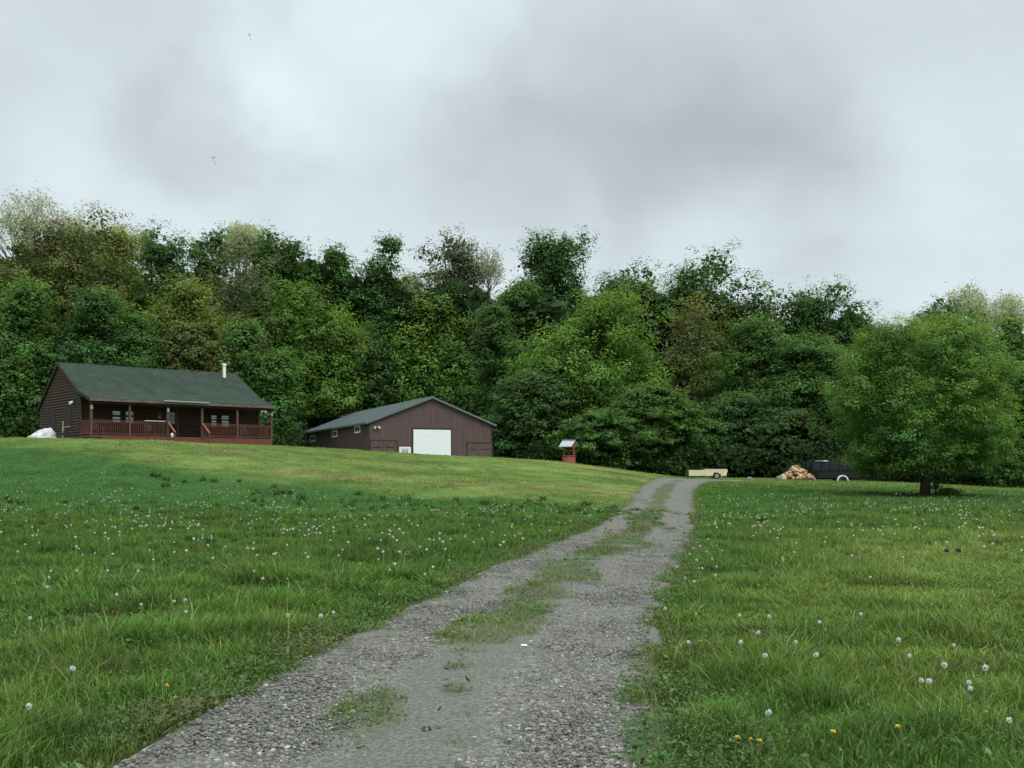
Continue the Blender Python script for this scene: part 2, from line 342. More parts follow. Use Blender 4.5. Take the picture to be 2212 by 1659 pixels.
def build_road():
    ys = np.concatenate([np.arange(-10, 30, .2), np.arange(30, 95.4, .4)])
    ls = np.linspace(-1, 1, 41); n = len(ls)
    cx = np.interp(ys, _ry, _rx); g = np.interp(ys, _ry, _rg); nl = np.sqrt(1+g*g)
    V = []; L = []
    for k, l in enumerate(ls):
        side = np.sign(l) if l else 1
        hw = road_half(cx, ys, side) + .22
        d = l*hw
        x = cx + d/nl; y = ys - d*g/nl
        lift = .035 - .03*smooth(.8, 1.0, abs(l)) - .03*np.exp(-((abs(d)-.78)/.26)**2) + .02*np.exp(-(d/.35)**2)
        z = H(x, y) + lift + (fbm(x, y, 1.6, 5)-.5)*.03*(abs(l) < .9) - .05*(abs(l) > .99)
        V.append(np.stack([x, y, z], 1)); L.append(d)
    V = np.stack(V, 1).reshape(-1, 3); L = np.stack(L, 1).ravel()
    i = np.arange(len(V)).reshape(len(ys), n)
    Q = np.stack([i[:-1,:-1], i[:-1,1:], i[1:,1:], i[1:,:-1]], -1).reshape(-1, 4)
    track = np.exp(-((np.abs(L)-.78)/.36)**2)
    track = np.where(L > .3, np.exp(-(np.maximum(np.abs(L-.78)-.18, 0)/.36)**2), track); C = np.stack([track, np.clip(np.abs(L)/1.8, 0, 1), growth(V[:,0], V[:,1])], 1)
    m, nt, out = new_mat('gravel_surface')
    a = N(nt, 'ShaderNodeAttribute', attribute_name='tint'); sp = N(nt, 'ShaderNodeSeparateColor'); nt.links.new(a.outputs[0], sp.inputs[0])
    tc = N(nt, 'ShaderNodeTexCoord'); P = tc.outputs['Object']
    v1 = N(nt, 'ShaderNodeTexVoronoi', i_Scale=34.0); nt.links.new(P, v1.inputs['Vector'])
    v2 = N(nt, 'ShaderNodeTexVoronoi', i_Scale=58.0); nt.links.new(P, v2.inputs['Vector'])
    n1 = N(nt, 'ShaderNodeTexNoise', i_Scale=1.3, i_Detail=6.0, i_Roughness=.65); nt.links.new(P, n1.inputs[0])
    n2 = N(nt, 'ShaderNodeTexNoise', i_Scale=34.0, i_Detail=5.0); nt.links.new(P, n2.inputs[0])
    s1 = N(nt, 'ShaderNodeSeparateColor'); nt.links.new(v1.outputs['Color'], s1.inputs[0])
    s2 = N(nt, 'ShaderNodeSeparateColor'); nt.links.new(v2.outputs['Color'], s2.inputs[0])
    g1 = ramp(nt, s1.outputs[0], [(0, (.07,.07,.07)), (.45, (.15,.15,.15)), (.8, (.215,.212,.205)), (1, (.36,.35,.33))])
    g2 = ramp(nt, s2.outputs[1], [(0, (.11,.11,.11)), (.6, (.2,.2,.2)), (1, (.36,.355,.34))])
    gr = mix_rgb(nt, 1.0, mix_rgb(nt, .45, g1, g2), (1.02, 1.0, .90), 'MULTIPLY')
    dirt = ramp(nt, n2.outputs[0], [(.3, (.122,.120,.102)), (.7, (.226,.223,.192))])
    f = math_n(nt, 'ADD', math_n(nt, 'MULTIPLY', sp.outputs[0], .9), math_n(nt, 'MULTIPLY', math_n(nt, 'SUBTRACT', n1.outputs[0], .5), 1.6))
    f = math_n(nt, 'ADD', f, .12, clamp=True)
    c = mix_rgb(nt, f, dirt, gr)
    # low growth: green-brown film where the mask says so, broken by noise
    e = math_n(nt, 'ADD', sp.outputs[2], math_n(nt, 'MULTIPLY', math_n(nt, 'SUBTRACT', n2.outputs[0], .5), .9))
    e = math_n(nt, 'MULTIPLY', math_n(nt, 'SUBTRACT', e, .34), 2.6, clamp=True)
    film = ramp(nt, math_n(nt, 'ADD', math_n(nt, 'MULTIPLY', n1.outputs[0], .4), math_n(nt, 'MULTIPLY', n2.outputs[0], .6)), [(.35, (.115,.098,.058)), (.5, (.10,.115,.045)), (.7, (.075,.125,.032))])
    c = mix_rgb(nt, math_n(nt, 'MULTIPLY', e, .70), c, film)
    b = N(nt, 'ShaderNodeBsdfDiffuse'); nt.links.new(c, b.inputs[0])
    h = math_n(nt, 'SUBTRACT', math_n(nt, 'MULTIPLY', n2.outputs[0], .6), math_n(nt, 'MULTIPLY', v1.outputs['Distance'], 1.2))
    bp = N(nt, 'ShaderNodeBump', i_Strength=.9, i_Distance=.03); nt.links.new(h, bp.inputs['Height']); nt.links.new(bp.outputs[0], b.inputs['Normal'])
    nt.links.new(b.outputs[0], out.inputs[0])
    o = link('gravel_road', np_mesh('gravel_road', V, Q, C, m, True)); tag(o, kind='structure')
build_road()

# loose stones on the driveway, one bed of gravel
def build_stones():
    import bmesh
    bm = bmesh.new(); bmesh.ops.create_icosphere(bm, subdivisions=1, radius=1); bm.verts.ensure_lookup_table()
    bv = np.array([v.co[:] for v in bm.verts]); bf = np.array([[v.index for v in f.verts] for f in bm.faces]); bm.free()
    n = 85000
    y = 4.8 + (30-4.8)*RNG.random(n)**1.7
    t = RNG.random(n) < .46
    sd_ = RNG.random(n); d = np.where(t, np.where(sd_ < .4, -.80 + RNG.normal(0, .24, n), .75 + RNG.uniform(-.5, .5, n)), RNG.uniform(-1.45, 1.45, n))
    g = np.interp(y, _ry, _rg); x = np.interp(y, _ry, _rx) + d*np.sqrt(1+g*g)
    keep = (np.abs(d) < 1.5) & (growth(x, y) < .30 + .6*RNG.random(n)); x, y = x[keep], y[keep]; n = len(x)
    s = np.clip(RNG.lognormal(-4.78, .42, n), .004, .022)
    lift = .035 - .03*np.exp(-((np.abs(d[keep])-.78)/.26)**2)
    P = np.stack([x, y, H(x, y) + lift + s*.15], 1)
    q = RNG.normal(size=(n, len(bv), 3))*.22
    sc = np.stack([RNG.uniform(.8, 1.5, n), RNG.uniform(.7, 1.1, n), RNG.uniform(.45, .8, n)], 1)
    a = RNG.uniform(0, 6.28, n); ca, sa = np.cos(a), np.sin(a)
    W = (bv[None] + q)*sc[:, None]*s[:, None, None]
    V = np.stack([W[...,0]*ca[:,None]-W[...,1]*sa[:,None], W[...,0]*sa[:,None]+W[...,1]*ca[:,None], W[...,2]], -1) + P[:, None]
    Q = (bf[None] + (np.arange(n)*len(bv))[:, None, None]).reshape(-1, 3)
    b = np.clip(RNG.lognormal(-1.72, .33, n), .06, .45)[:, None]*np.array([[1, .99, .97]]) + RNG.normal(0, .004, (n, 3))
    C = np.repeat(np.clip(b*.92*np.array([[1.03,1.02,.90]]), .03, .7), len(bv), 0)
    o = link('gravel_stones', np_mesh('gravel_stones', V.reshape(-1, 3), Q, C, leaf_mat('loose_stone', 0.0)))
    tag(o, 'loose grey gravel stones scattered in the driveway wheel tracks', 'gravel', kind='stuff')
build_stones()

# ------------------------------------------------------------------ grass
def blade_mesh(x, y, h, w, bend, C, segs=2, z0=None):
    n = len(x); z = H(x, y) if z0 is None else z0
    az = RNG.uniform(0, 6.28, n); sd = RNG.uniform(0, 6.28, n)
    dx, dy = np.cos(az), np.sin(az); sx, sy = np.cos(sd), np.sin(sd)
    rows = []; cols = []
    for k in range(segs+1):
        t = k/segs; ww = w*(1-t)**.6*.5 + w*.05
        cx = x + dx*h*bend*t**2; cy = y + dy*h*bend*t**2; cz = z - .02*(k == 0) + h*t*(1 - .35*bend*t)
        rows.append(np.stack([cx - sx*ww, cy - sy*ww, cz], 1)); rows.append(np.stack([cx + sx*ww, cy + sy*ww, cz], 1))
        cc = C*(.38 + .74*t); cols += [cc, cc]  # shade between blades painted in: roots darker than tips
    V = np.stack(rows, 1).reshape(-1, 3); CC = np.stack(cols, 1).reshape(-1, 3)
    b = (np.arange(n)*2*(segs+1))[:, None, None]
    q = np.array([[2*k, 2*k+1, 2*k+3, 2*k+2] for k in range(segs)])
    return V, (q[None] + b).reshape(-1, 4), CC

def sample_field(n, y0, y1, p=1.0):
    # even over the ground, weighted toward the near end by p
    t = RNG.random(n); e = 2.0/p
    Y = (y0**e + t*(y1**e - y0**e))**(1/e)
    u = RNG.uniform(-330, 2540, n)
    x = ray(u)*Y + (RNG.random(n)*2 - 1)*3.2; return x, Y, CX + F*x/Y

def join(parts):
    Vs, Qs, Cs = [], [], []; o = 0
    for V, Q, C in parts: Vs.append(V); Qs.append(Q + o); Cs.append(C); o += len(V)
    return np.concatenate(Vs), np.concatenate(Qs), np.concatenate(Cs)

HOUSE_O = (-27.68, 73.0); HOUSE_A = R(40.5)
BARN_O = (ray(797)*102, 102.0); BARN_A = R(23); BARN_Z = 2.22
def inside_rect(x, y, O, a, x0, x1, y0, y1):
    c, s = math.cos(a), math.sin(a); dx = x - O[0]; dy = y - O[1]
    lx = dx*c + dy*s; ly = -dx*s + dy*c
    return (lx > x0) & (lx < x1) & (ly > y0) & (ly < y1)

def grass_attrs(x, y, u, near):
    d = np.abs(lateral(x, y)); hw = road_half(x, y, np.sign(lateral(x, y)))
    n = fbm(x, y, .55, 0); n2 = vnoise(x, y, 2.2, 3); n4 = fbm(x, y, .12, 2)
    h = .06 + .20*smooth(.38, .75, n)*smooth(.2, .7, n2) + .08*n2
    yb = np.interp(u, [-400, 0, 200, 420, 620, 900, 1300, 1480, 1500, 2600], [62, 61, 59, 54, 51, 49.5, 49.5, 49.5, 200, 200])
    slope = smooth(-1.5, 3, y - yb + (n4-.5)*6)
    h = h*(1 - .42*slope); h = h*(1 - .45*smooth(64, 80, y))
    # thin strip by the driveway
    edge = smooth(hw - .12, hw + .75, d); h = h*(.30 + .70*edge)
    g = growth(x, y); inroad = d < hw + .12
    keep = np.ones(len(x), bool)
    keep &= ~(inroad & (RNG.random(len(x)) > .85*smooth(.16, .55, g)))
    keep &= ~(~inroad & (RNG.random(len(x)) > (.60 + .40*smooth(hw + .1, hw + .8, d))))
    h = np.where(inroad, .03 + .14*RNG.random(len(x))*g*smooth(.25, .7, fbm(x, y, 1.3, 4)), h)
    keep &= ~inside_rect(x, y, HOUSE_O, HOUSE_A, -.1, 13.3, -.05, 10.2)
    keep &= ~inside_rect(x, y, BARN_O, BARN_A, -.1, 12.3, -.05, 28)
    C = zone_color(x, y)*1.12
    C = C*(RNG.lognormal(.02, .30, len(x)))[:, None]*(.80 + .44*fbm(x, y, 1.9, 6))[:, None]
    k = RNG.random(len(x))
    C = np.where((k < .02)[:, None], C*.3 + np.array([[.27,.25,.14]])*.8, C)
    C = np.where(((k > .90))[:, None], C*np.array([[1.5,1.45,1.4]]), C)
    h = h*RNG.uniform(.6, 1.25, len(x)); h = np.where(k < .006, h*1.5 + .04, h)
    return h, np.clip(C, .008, .5), keep, slope, edge

GR_MUL = np.array([[1.36, 1.33, .98]])
def build_grass():
    parts_m, parts_l = [], []
    for (n, y0, y1, p, segs, w0) in ((330000, 4.2, 17, 1.25, 2, .0064), (240000, 16, 42, 1.25, 2, .010), (300000, 40, 104, 1.15, 1, .026)):
        x, y, u = sample_field(n, y0, y1, p)
        h, C, keep, slope, edge = grass_attrs(x, y, u, y0 < 10)
        x, y, h, C, slope = x[keep], y[keep], h[keep], C[keep], slope[keep]
        w = w0*np.maximum(1, y/(y0*1.5))*RNG.uniform(.7, 1.4, len(x))
        bend = np.clip(RNG.normal(.62, .3, len(x)), .05, 1.3)
        for sel, dst in ((slope < .5, parts_m), (slope >= .5, parts_l)):
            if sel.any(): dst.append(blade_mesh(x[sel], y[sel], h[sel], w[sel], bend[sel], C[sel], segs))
    # tall tufts: clumps of long arching blades
    tx, ty, tu = sample_field(1100, 5.5, 48, 1.4)
    d = np.abs(lateral(tx, ty)); ok = (d > 1.9) | ((d < .35) & (RNG.random(len(tx)) < .25)); tx, ty = tx[ok], ty[ok]
    extra = np.array([(ray(915)*7.7, 7.7), (ray(1000)*7.2, 7.2), (ray(1030)*9.6, 9.6), (ray(1010)*8.9, 8.9), (ray(1640)*7.3, 7.3), (ray(1560)*8.2, 8.2), (ray(1480)*9.0, 9.0), (ray(830)*14.0, 14.0), (ray(560)*9.5, 9.5)])
    tx = np.concatenate([tx, extra[:,0]]); ty = np.concatenate([ty, extra[:,1]])
    bu = RNG.uniform(300, 1380, 44); bY = np.interp(bu, [300, 620, 900, 1400], [57, 50.5, 49.5, 49.5]) + RNG.normal(0, 1.4, 44); nb_ = len(tx); tx = np.concatenate([tx, ray(bu)*bY]); ty = np.concatenate([ty, bY])
    k = 46; big = RNG.uniform(.6, 1.3, len(tx)); big[nb_:] *= 1.35
    rr = np.repeat(big, k)
    x = np.repeat(tx, k) + RNG.normal(0, .055, len(tx)*k)*rr; y = np.repeat(ty, k) + RNG.normal(0, .055, len(tx)*k)*rr
    tone = RNG.uniform(.75, 1.3, len(tx)); tone[nb_:] *= .82; C = zone_color(x, y)*np.repeat(tone, k)[:, None]*1.15*RNG.lognormal(0, .15, len(x))[:, None]
    onroad = np.abs(lateral(x, y)) < 1.5
    h = .23*rr*RNG.uniform(.5, 1.2, len(x))*np.where(onroad, .55, 1)
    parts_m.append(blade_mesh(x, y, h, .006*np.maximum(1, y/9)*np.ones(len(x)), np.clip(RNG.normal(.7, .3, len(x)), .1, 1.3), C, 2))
    V, Q, C = join([p for p in parts_m if p[1].shape[1] == 4])
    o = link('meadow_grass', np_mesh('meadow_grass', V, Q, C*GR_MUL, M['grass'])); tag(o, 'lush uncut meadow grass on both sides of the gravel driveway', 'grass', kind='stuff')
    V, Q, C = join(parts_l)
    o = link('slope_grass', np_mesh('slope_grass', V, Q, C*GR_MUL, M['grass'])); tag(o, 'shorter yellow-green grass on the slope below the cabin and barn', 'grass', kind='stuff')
    # broad-leaved weeds along the verges and on the crown of the driveway
    n = 240000
    Y = 4.8 + 42*RNG.random(n)**1.9; side = RNG.choice([-1, 1, 0], n, p=[.46, .30, .24])
    d = np.where(side == 0, RNG.normal(0, .38, n), side*(1.45 + RNG.normal(.15, .42, n)))
    x = np.interp(Y, _ry, _rx) + d*np.sqrt(1 + np.interp(Y, _ry, _rg)**2); y = Y
    thin = RNG.random(n) < .05; wide = RNG.random(n) < .40; wx, wy, wu = sample_field(n, 5, 24, 1.3); x = np.where(wide, wx, x); y = np.where(wide, wy, y); d = np.where(wide, lateral(x, y), d)
    g = growth(x, y); cl = fbm(x, y, 1.7, 5); k = RNG.random(n) < np.maximum(smooth(.2, .6, g)*smooth(.30, .56, cl), thin*(np.abs(d) < 1.5)*smooth(.45, .7, fbm(x, y, 3.5, 2)))*np.where(wide, .8*smooth(.45, .62, fbm(x, y, .6, 2)), np.where(np.abs(d) > 1.3, smooth(2.5, 1.7, np.abs(d)), 1)); wide = wide[k]; x, y, g, cl = x[k], y[k], g[k], cl[k]; n = len(x)
    a = RNG.uniform(0, 6.28, n); big = RNG.random(n) < .06
    L = np.where(big, RNG.uniform(.025, .045, n), RNG.uniform(.008, .02, n))*np.maximum(1, y/19); z = H(x, y) + .035 + RNG.random(n)**1.5*(.02 + .09*smooth(.45, .7, cl)) + wide*RNG.random(n)*.10; L = np.minimum(L*np.where(wide, 1.3, 1), .034*np.maximum(1, y/19))
    ux, uy = np.cos(a), np.sin(a); px_, py_ = -uy, ux; tilt = RNG.normal(.1, .45, n); roll = RNG.normal(0, .4, n)
    def P(f, g_): return np.stack([x + ux*L*f + px_*L*g_, y + uy*L*f + py_*L*g_, z + L*f*tilt + L*g_*roll], -1)
    V = np.stack([P(-.9, 0), P(0, .48), P(1.0, 0), P(0, -.48)], 1).reshape(-1, 3)
    Q = np.arange(len(V)).reshape(-1, 4)
    pick = vnoise(x, y, .8, 6)[:, None] + RNG.normal(0, .12, (n, 1))
    base = np.where(pick < .24, np.array([[.125,.105,.050]]), np.where(pick < .62, np.array([[.082,.125,.034]]), np.array([[.062,.145,.032]])))
    C = np.repeat(base*RNG.lognormal(0, .25, (n, 1)), 4, 0)
    o = link('verge_weeds', np_mesh('verge_weeds', V, Q, C, M['grass'])); tag(o, 'low broad-leaved weeds growing along the driveway edges', 'weeds', kind='stuff')
build_grass()

# ------------------------------------------------------------------ trees
PAL = {'dark': (.066,.140,.042), 'mid': (.084,.180,.044), 'bright': (.118,.225,.044), 'olive': (.120,.158,.054),
       'grey': (.108,.138,.074), 'yellow': (.142,.205,.050), 'lone': (.098,.196,.042), 'pale': (.32,.36,.25), 'brown': (.128,.152,.058)}

def crown_arrays(rng, w, dpt, z0, z1, pal, style, leaf, density):
    """boughs -> sprays -> leaf-sized faces, filling an uneven envelope (origin at the trunk foot)"""
    Hh = z1 - z0; rx, ry = w/2, dpt/2
    def prof(t):
        if style == 'dome': return np.clip(1 - (np.abs(t-.44)/np.where(t < .44, .60, .60))**2.3, .03, 1)**.52
        if style in ('full', 'layer'): return np.clip(1 - ((t-.36)/.66)**2, .03, 1)**.6*np.where(t < .36, .82 + .18*t/.36, 1)
        return np.clip(1 - ((t-.48)/.56)**2, .05, 1)**.55
    # boughs
    br = {'dome': .16, 'full': .20, 'layer': .20, 'tuft': .22, 'sparse': .20}[style]*min(w, Hh*.8)*rng.uniform(.9, 1.1)
    nb = int(max(9, {'dome': 2.6, 'full': 2.3, 'layer': 2.2, 'tuft': 1.55, 'sparse': 1.5}[style]*(w*Hh*dpt)/(br*3.2)**3*9))
    nb = min(nb, 170)
    t = np.linspace(.02, .97, nb) + rng.normal(0, .04, nb); t = np.clip(t, .0, .985)
    a = np.arange(nb)*2.39996 + rng.normal(0, .5, nb)
    f = rng.uniform(.45, 1.0, nb)**.55
    wob = 1 + {'dome': .06, 'full': .16, 'layer': .18, 'tuft': .28, 'sparse': .3}[style]*rng.normal(0, 1, nb)
    R_ = prof(t)*wob*f
    nh = {'tuft': 3, 'sparse': 3, 'full': 2, 'layer': 1, 'dome': 1}[style]; hx = np.zeros(nb); hs = np.ones(nb); ht = np.ones(nb)
    if nh > 1:
        o_ = np.linspace(-1, 1, nh)*rng.uniform(.28, .46) + rng.normal(0, .07, nh); o_ = o_[rng.permutation(nh)]; tp = np.concatenate([[1.0], rng.uniform(.66, .92, nh-1)]); k_ = rng.integers(0, nh, nb)
        hx = o_[k_]*rx*np.clip(t*1.5, .3, 1); hs = np.array([.74, .62, .55])[k_]; ht = tp[k_]
    t = t*ht
    bx = hx + hs*np.cos(a)*np.maximum(rx*R_ - br*.55, 0.1*rx*R_); by = hs*np.sin(a)*np.maximum(ry*R_ - br*.55, .1*ry*R_); bz = z0 + Hh*t
    bz = np.minimum(bz, z1 - br*.55*rng.uniform(.3, 1.2, nb)); bz = np.maximum(bz, z0 + br*.25)
    brr = br*rng.uniform(.6, 1.25, nb)
    bcol = rng.lognormal(0, .16, nb); bhue = rng.normal(0, .10, nb)
    # sprays on each bough
    ns = {'dome': 20, 'full': 17, 'layer': 18, 'tuft': 16, 'sparse': 13}[style]
    ib = np.repeat(np.arange(nb), ns); m = len(ib)
    v = rng.normal(size=(m, 3)); v[:, 2] += .35; v /= np.linalg.norm(v, axis=1)[:, None]
    far = np.where(rng.random(m) < .17, rng.uniform(1.1, 1.38, m), rng.uniform(.45, 1.05, m))
    fl = {'layer': .42, 'dome': .8, 'full': .72, 'tuft': .82, 'sparse': .85}[style]
    S = np.stack([bx, by, bz], 1)[ib] + v*(brr[ib]*far)[:, None]*np.array([1.1, 1.1, fl])
    if style == 'layer': S[:, 2] = bz[ib] + (S[:, 2]-bz[ib])*.8 - .10*np.hypot(S[:,0], S[:,1])*.5
    sr = np.clip(brr[ib]*rng.uniform(.22, .44, m), .28, 1.0)
    sdir = v*.8 + np.array([0, 0, .25]) + rng.normal(0, .3, (m, 3)); sdir /= np.linalg.norm(sdir, axis=1)[:, None]
    scol = rng.lognormal(0, .15, m)
    nl = np.maximum((sr**2*density/(leaf*leaf)*(.55 if style == 'sparse' else 1.)).astype(int), 8)
    idx = np.repeat(np.arange(m), nl); n = len(idx)
    q = rng.normal(size=(n, 3)); q /= np.linalg.norm(q, axis=1)[:, None]
    rad = sr[idx]*rng.random(n)**.4
    lay = .5 if style == 'layer' else .62
    P = S[idx] + q*rad[:, None]*np.array([1.15, 1.15, lay]) + sdir[idx]*(sr[idx]*rng.uniform(-.5, .95, n))[:, None]
    keepz = np.where(z0 > .6, z0 - .2 + .35*rng.random(n), .12); low = P[:, 2] < keepz; P[low, 2] = keepz[low] + .25*rng.random(low.sum())
    bo = v[ib*0 + np.arange(m)][idx]
    nrm = np.array([[0, 0, .55]]) + .50*bo + .25*q + rng.normal(0, .13, (n, 3)); nrm /= np.linalg.norm(nrm, axis=1)[:, None]
    tv = rng.normal(size=(n, 3)); tv -= nrm*(tv*nrm).sum(1)[:, None]; tv /= np.linalg.norm(tv, axis=1)[:, None]; bv = np.cross(nrm, tv)
    L = leaf*rng.uniform(.6, 1.25, n)[:, None]; cup = nrm*L*.18
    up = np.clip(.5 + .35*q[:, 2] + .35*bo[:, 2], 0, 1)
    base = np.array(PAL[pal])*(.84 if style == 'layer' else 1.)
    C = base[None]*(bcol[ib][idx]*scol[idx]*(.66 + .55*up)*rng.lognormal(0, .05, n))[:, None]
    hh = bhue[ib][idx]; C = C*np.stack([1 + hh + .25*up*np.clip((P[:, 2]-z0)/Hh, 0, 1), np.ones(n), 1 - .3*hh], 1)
    # interior leaves, shade painted in as a darker leaf colour
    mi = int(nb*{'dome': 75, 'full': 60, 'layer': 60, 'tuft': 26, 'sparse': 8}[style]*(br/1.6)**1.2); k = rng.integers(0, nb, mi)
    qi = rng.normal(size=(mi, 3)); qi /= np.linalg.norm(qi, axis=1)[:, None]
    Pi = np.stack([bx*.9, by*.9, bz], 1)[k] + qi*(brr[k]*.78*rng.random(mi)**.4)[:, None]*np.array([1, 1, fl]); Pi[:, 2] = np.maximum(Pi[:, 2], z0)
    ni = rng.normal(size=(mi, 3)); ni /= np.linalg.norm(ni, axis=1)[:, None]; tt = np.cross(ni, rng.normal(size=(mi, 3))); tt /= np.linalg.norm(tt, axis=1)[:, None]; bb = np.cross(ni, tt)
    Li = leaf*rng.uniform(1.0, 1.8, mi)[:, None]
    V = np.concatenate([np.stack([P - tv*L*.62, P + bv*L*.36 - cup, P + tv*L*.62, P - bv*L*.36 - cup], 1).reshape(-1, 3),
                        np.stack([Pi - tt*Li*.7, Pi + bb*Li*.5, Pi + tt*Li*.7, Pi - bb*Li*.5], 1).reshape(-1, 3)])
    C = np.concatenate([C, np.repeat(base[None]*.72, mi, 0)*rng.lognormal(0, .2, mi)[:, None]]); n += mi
    return V, np.arange(4*n).reshape(-1, 4), np.repeat(np.clip(C, .006, .6), 4, 0), np.stack([bx, by, bz], 1)

def limb_tubes(mb, rng, foot, ztop, r0, targets, n=7):
    lean = rng.normal(0, .03, 2)
    pts = []; rad = []
    for k in range(7):
        t = k/6; pts.append((foot[0] + lean[0]*ztop*t + rng.normal(0, .05)*t, foot[1] + lean[1]*ztop*t, -.4 + (ztop+.4)*t)); rad.append(r0*(1.25 if k == 0 else 1)*(1-t)**.7 + .03)
    mb.tube(pts, rad, n)
    for c in targets:
        zb = max(.12*ztop, min(.85*ztop, c[2] - .55*math.hypot(c[0], c[1]))); t = zb/ztop
        b = Vector((lean[0]*zb, lean[1]*zb, zb)); e = Vector(c); m = b.lerp(e, .5) + Vector((rng.normal(0,.15), rng.normal(0,.15), .12*(e-b).length))
        rr = max(.035, r0*.42*(1-t)**.8); mb.tube([b, m, e], [rr, rr*.62, .02], 5, cap=False)

LABELS_USED = set()
def leafy_tree(px, ytop, wpx, ybot, Y, pal, style, label, leaf=None, density=2.3, name='forest_tree', group=None, trunk_r=None, seed=None, base=None):
    rng = np.random.default_rng(seed or int(px*13 + ytop*7 + Y))
    x = ray(px)*Y; zg = float(H(x, Y)) if base is None else base
    w = wpx*Y/F; z1 = hgt(ytop, Y) - zg; z0 = max(hgt(ybot, Y) - zg, .35)
    leaf = leaf or .0034*Y*.62
    V, Q, C, cl = crown_arrays(rng, w, w*.85, z0, z1, pal, style, leaf, density)
    t = empty(name, (x, Y, zg - .05)); tag(t, label, 'tree', group)
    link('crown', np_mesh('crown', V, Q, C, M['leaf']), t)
    mb = MB(); k = min(len(cl), 16); sel = cl[rng.choice(len(cl), k, replace=False)]
    limb_tubes(mb, rng, (0, 0), z0 + (z1-z0)*.86, trunk_r or (.012*z1 + .05), sel)
    mb.build('trunk', M['bark'], t)
    return t

def bare_tree(px, ytop, wpx, ybot, Y, label, tint='pale', buds=1.0, seed=None, group=None):
    rng = np.random.default_rng(seed or int(px*3 + ytop))
    x = ray(px)*Y; zg = float(H(x, Y)); w = wpx*Y/F; z1 = hgt(ytop, Y) - zg; z0 = hgt(ybot, Y) - zg
    t = empty('budding_tree', (x, Y, zg)); tag(t, label, 'tree', group)
    mb = MB(); tips = []
    def grow(p, d, L, r, lev):
        q = p + d*L; mid = p.lerp(q, .5) + Vector(rng.normal(0, .05*L, 3)); mb.tube([p, mid, q], [r, r*.82, r*.62], 5 if lev < 2 else 3, cap=False)
        if lev >= 5 or q.z > z1: tips.append(q); return
        if lev >= 3: tips.append(mid)
        for _ in range(3 if lev < 4 else 2):
            nd = (d + Vector(rng.normal(0, .42, 3)) + Vector((0, 0, .12))).normalized()
            c = q + nd*L*.72
            if abs(c.x) > w*.5 and rng.random() < .8: nd.x *= -.5; nd.normalize()
            grow(q, nd, L*rng.uniform(.62, .82), r*.58, lev+1)
    hh = z1 - z0; Lt = z0 + .05*hh
    mb.tube([(0,0,-.3), (rng.normal(0,.2), 0, Lt*.5), (0, 0, Lt)], [.012*z1+.05, .010*z1+.03, .007*z1+.02], 7)
    for k in range(4):
        a = k*1.57 + rng.uniform(0, 1); s = .5*w/hh*1.1
        grow(Vector((0, 0, Lt*rng.uniform(.86, 1))), Vector((math.cos(a)*s, math.sin(a)*s, 1)).normalized(), hh*.30, .0062*z1, 0)
    mb.build('trunk', M['palebark'], t)
    T = np.array([q[:] for q in tips]); k = max(2, int(5*buds)); P = np.repeat(T, k, 0) + rng.normal(0, .38, (len(T)*k, 3)); n = len(P)
    tv = rng.normal(size=(n, 3)); tv /= np.linalg.norm(tv, axis=1)[:, None]; bv = np.cross(tv, rng.normal(size=(n, 3))); bv /= np.linalg.norm(bv, axis=1)[:, None]
    L = (.0011*Y)*rng.uniform(.6, 1.3, n)[:, None]
    V = np.stack([P - tv*L, P + bv*L*.5, P + tv*L, P - bv*L*.5], 1).reshape(-1, 3)
    C = np.repeat(np.array(PAL[tint])[None]*rng.lognormal(0, .2, n)[:, None], 4, 0)
    link('crown', np_mesh('crown', V, np.arange(4*n).reshape(-1, 4), C, M['leaf']), t)
    return t

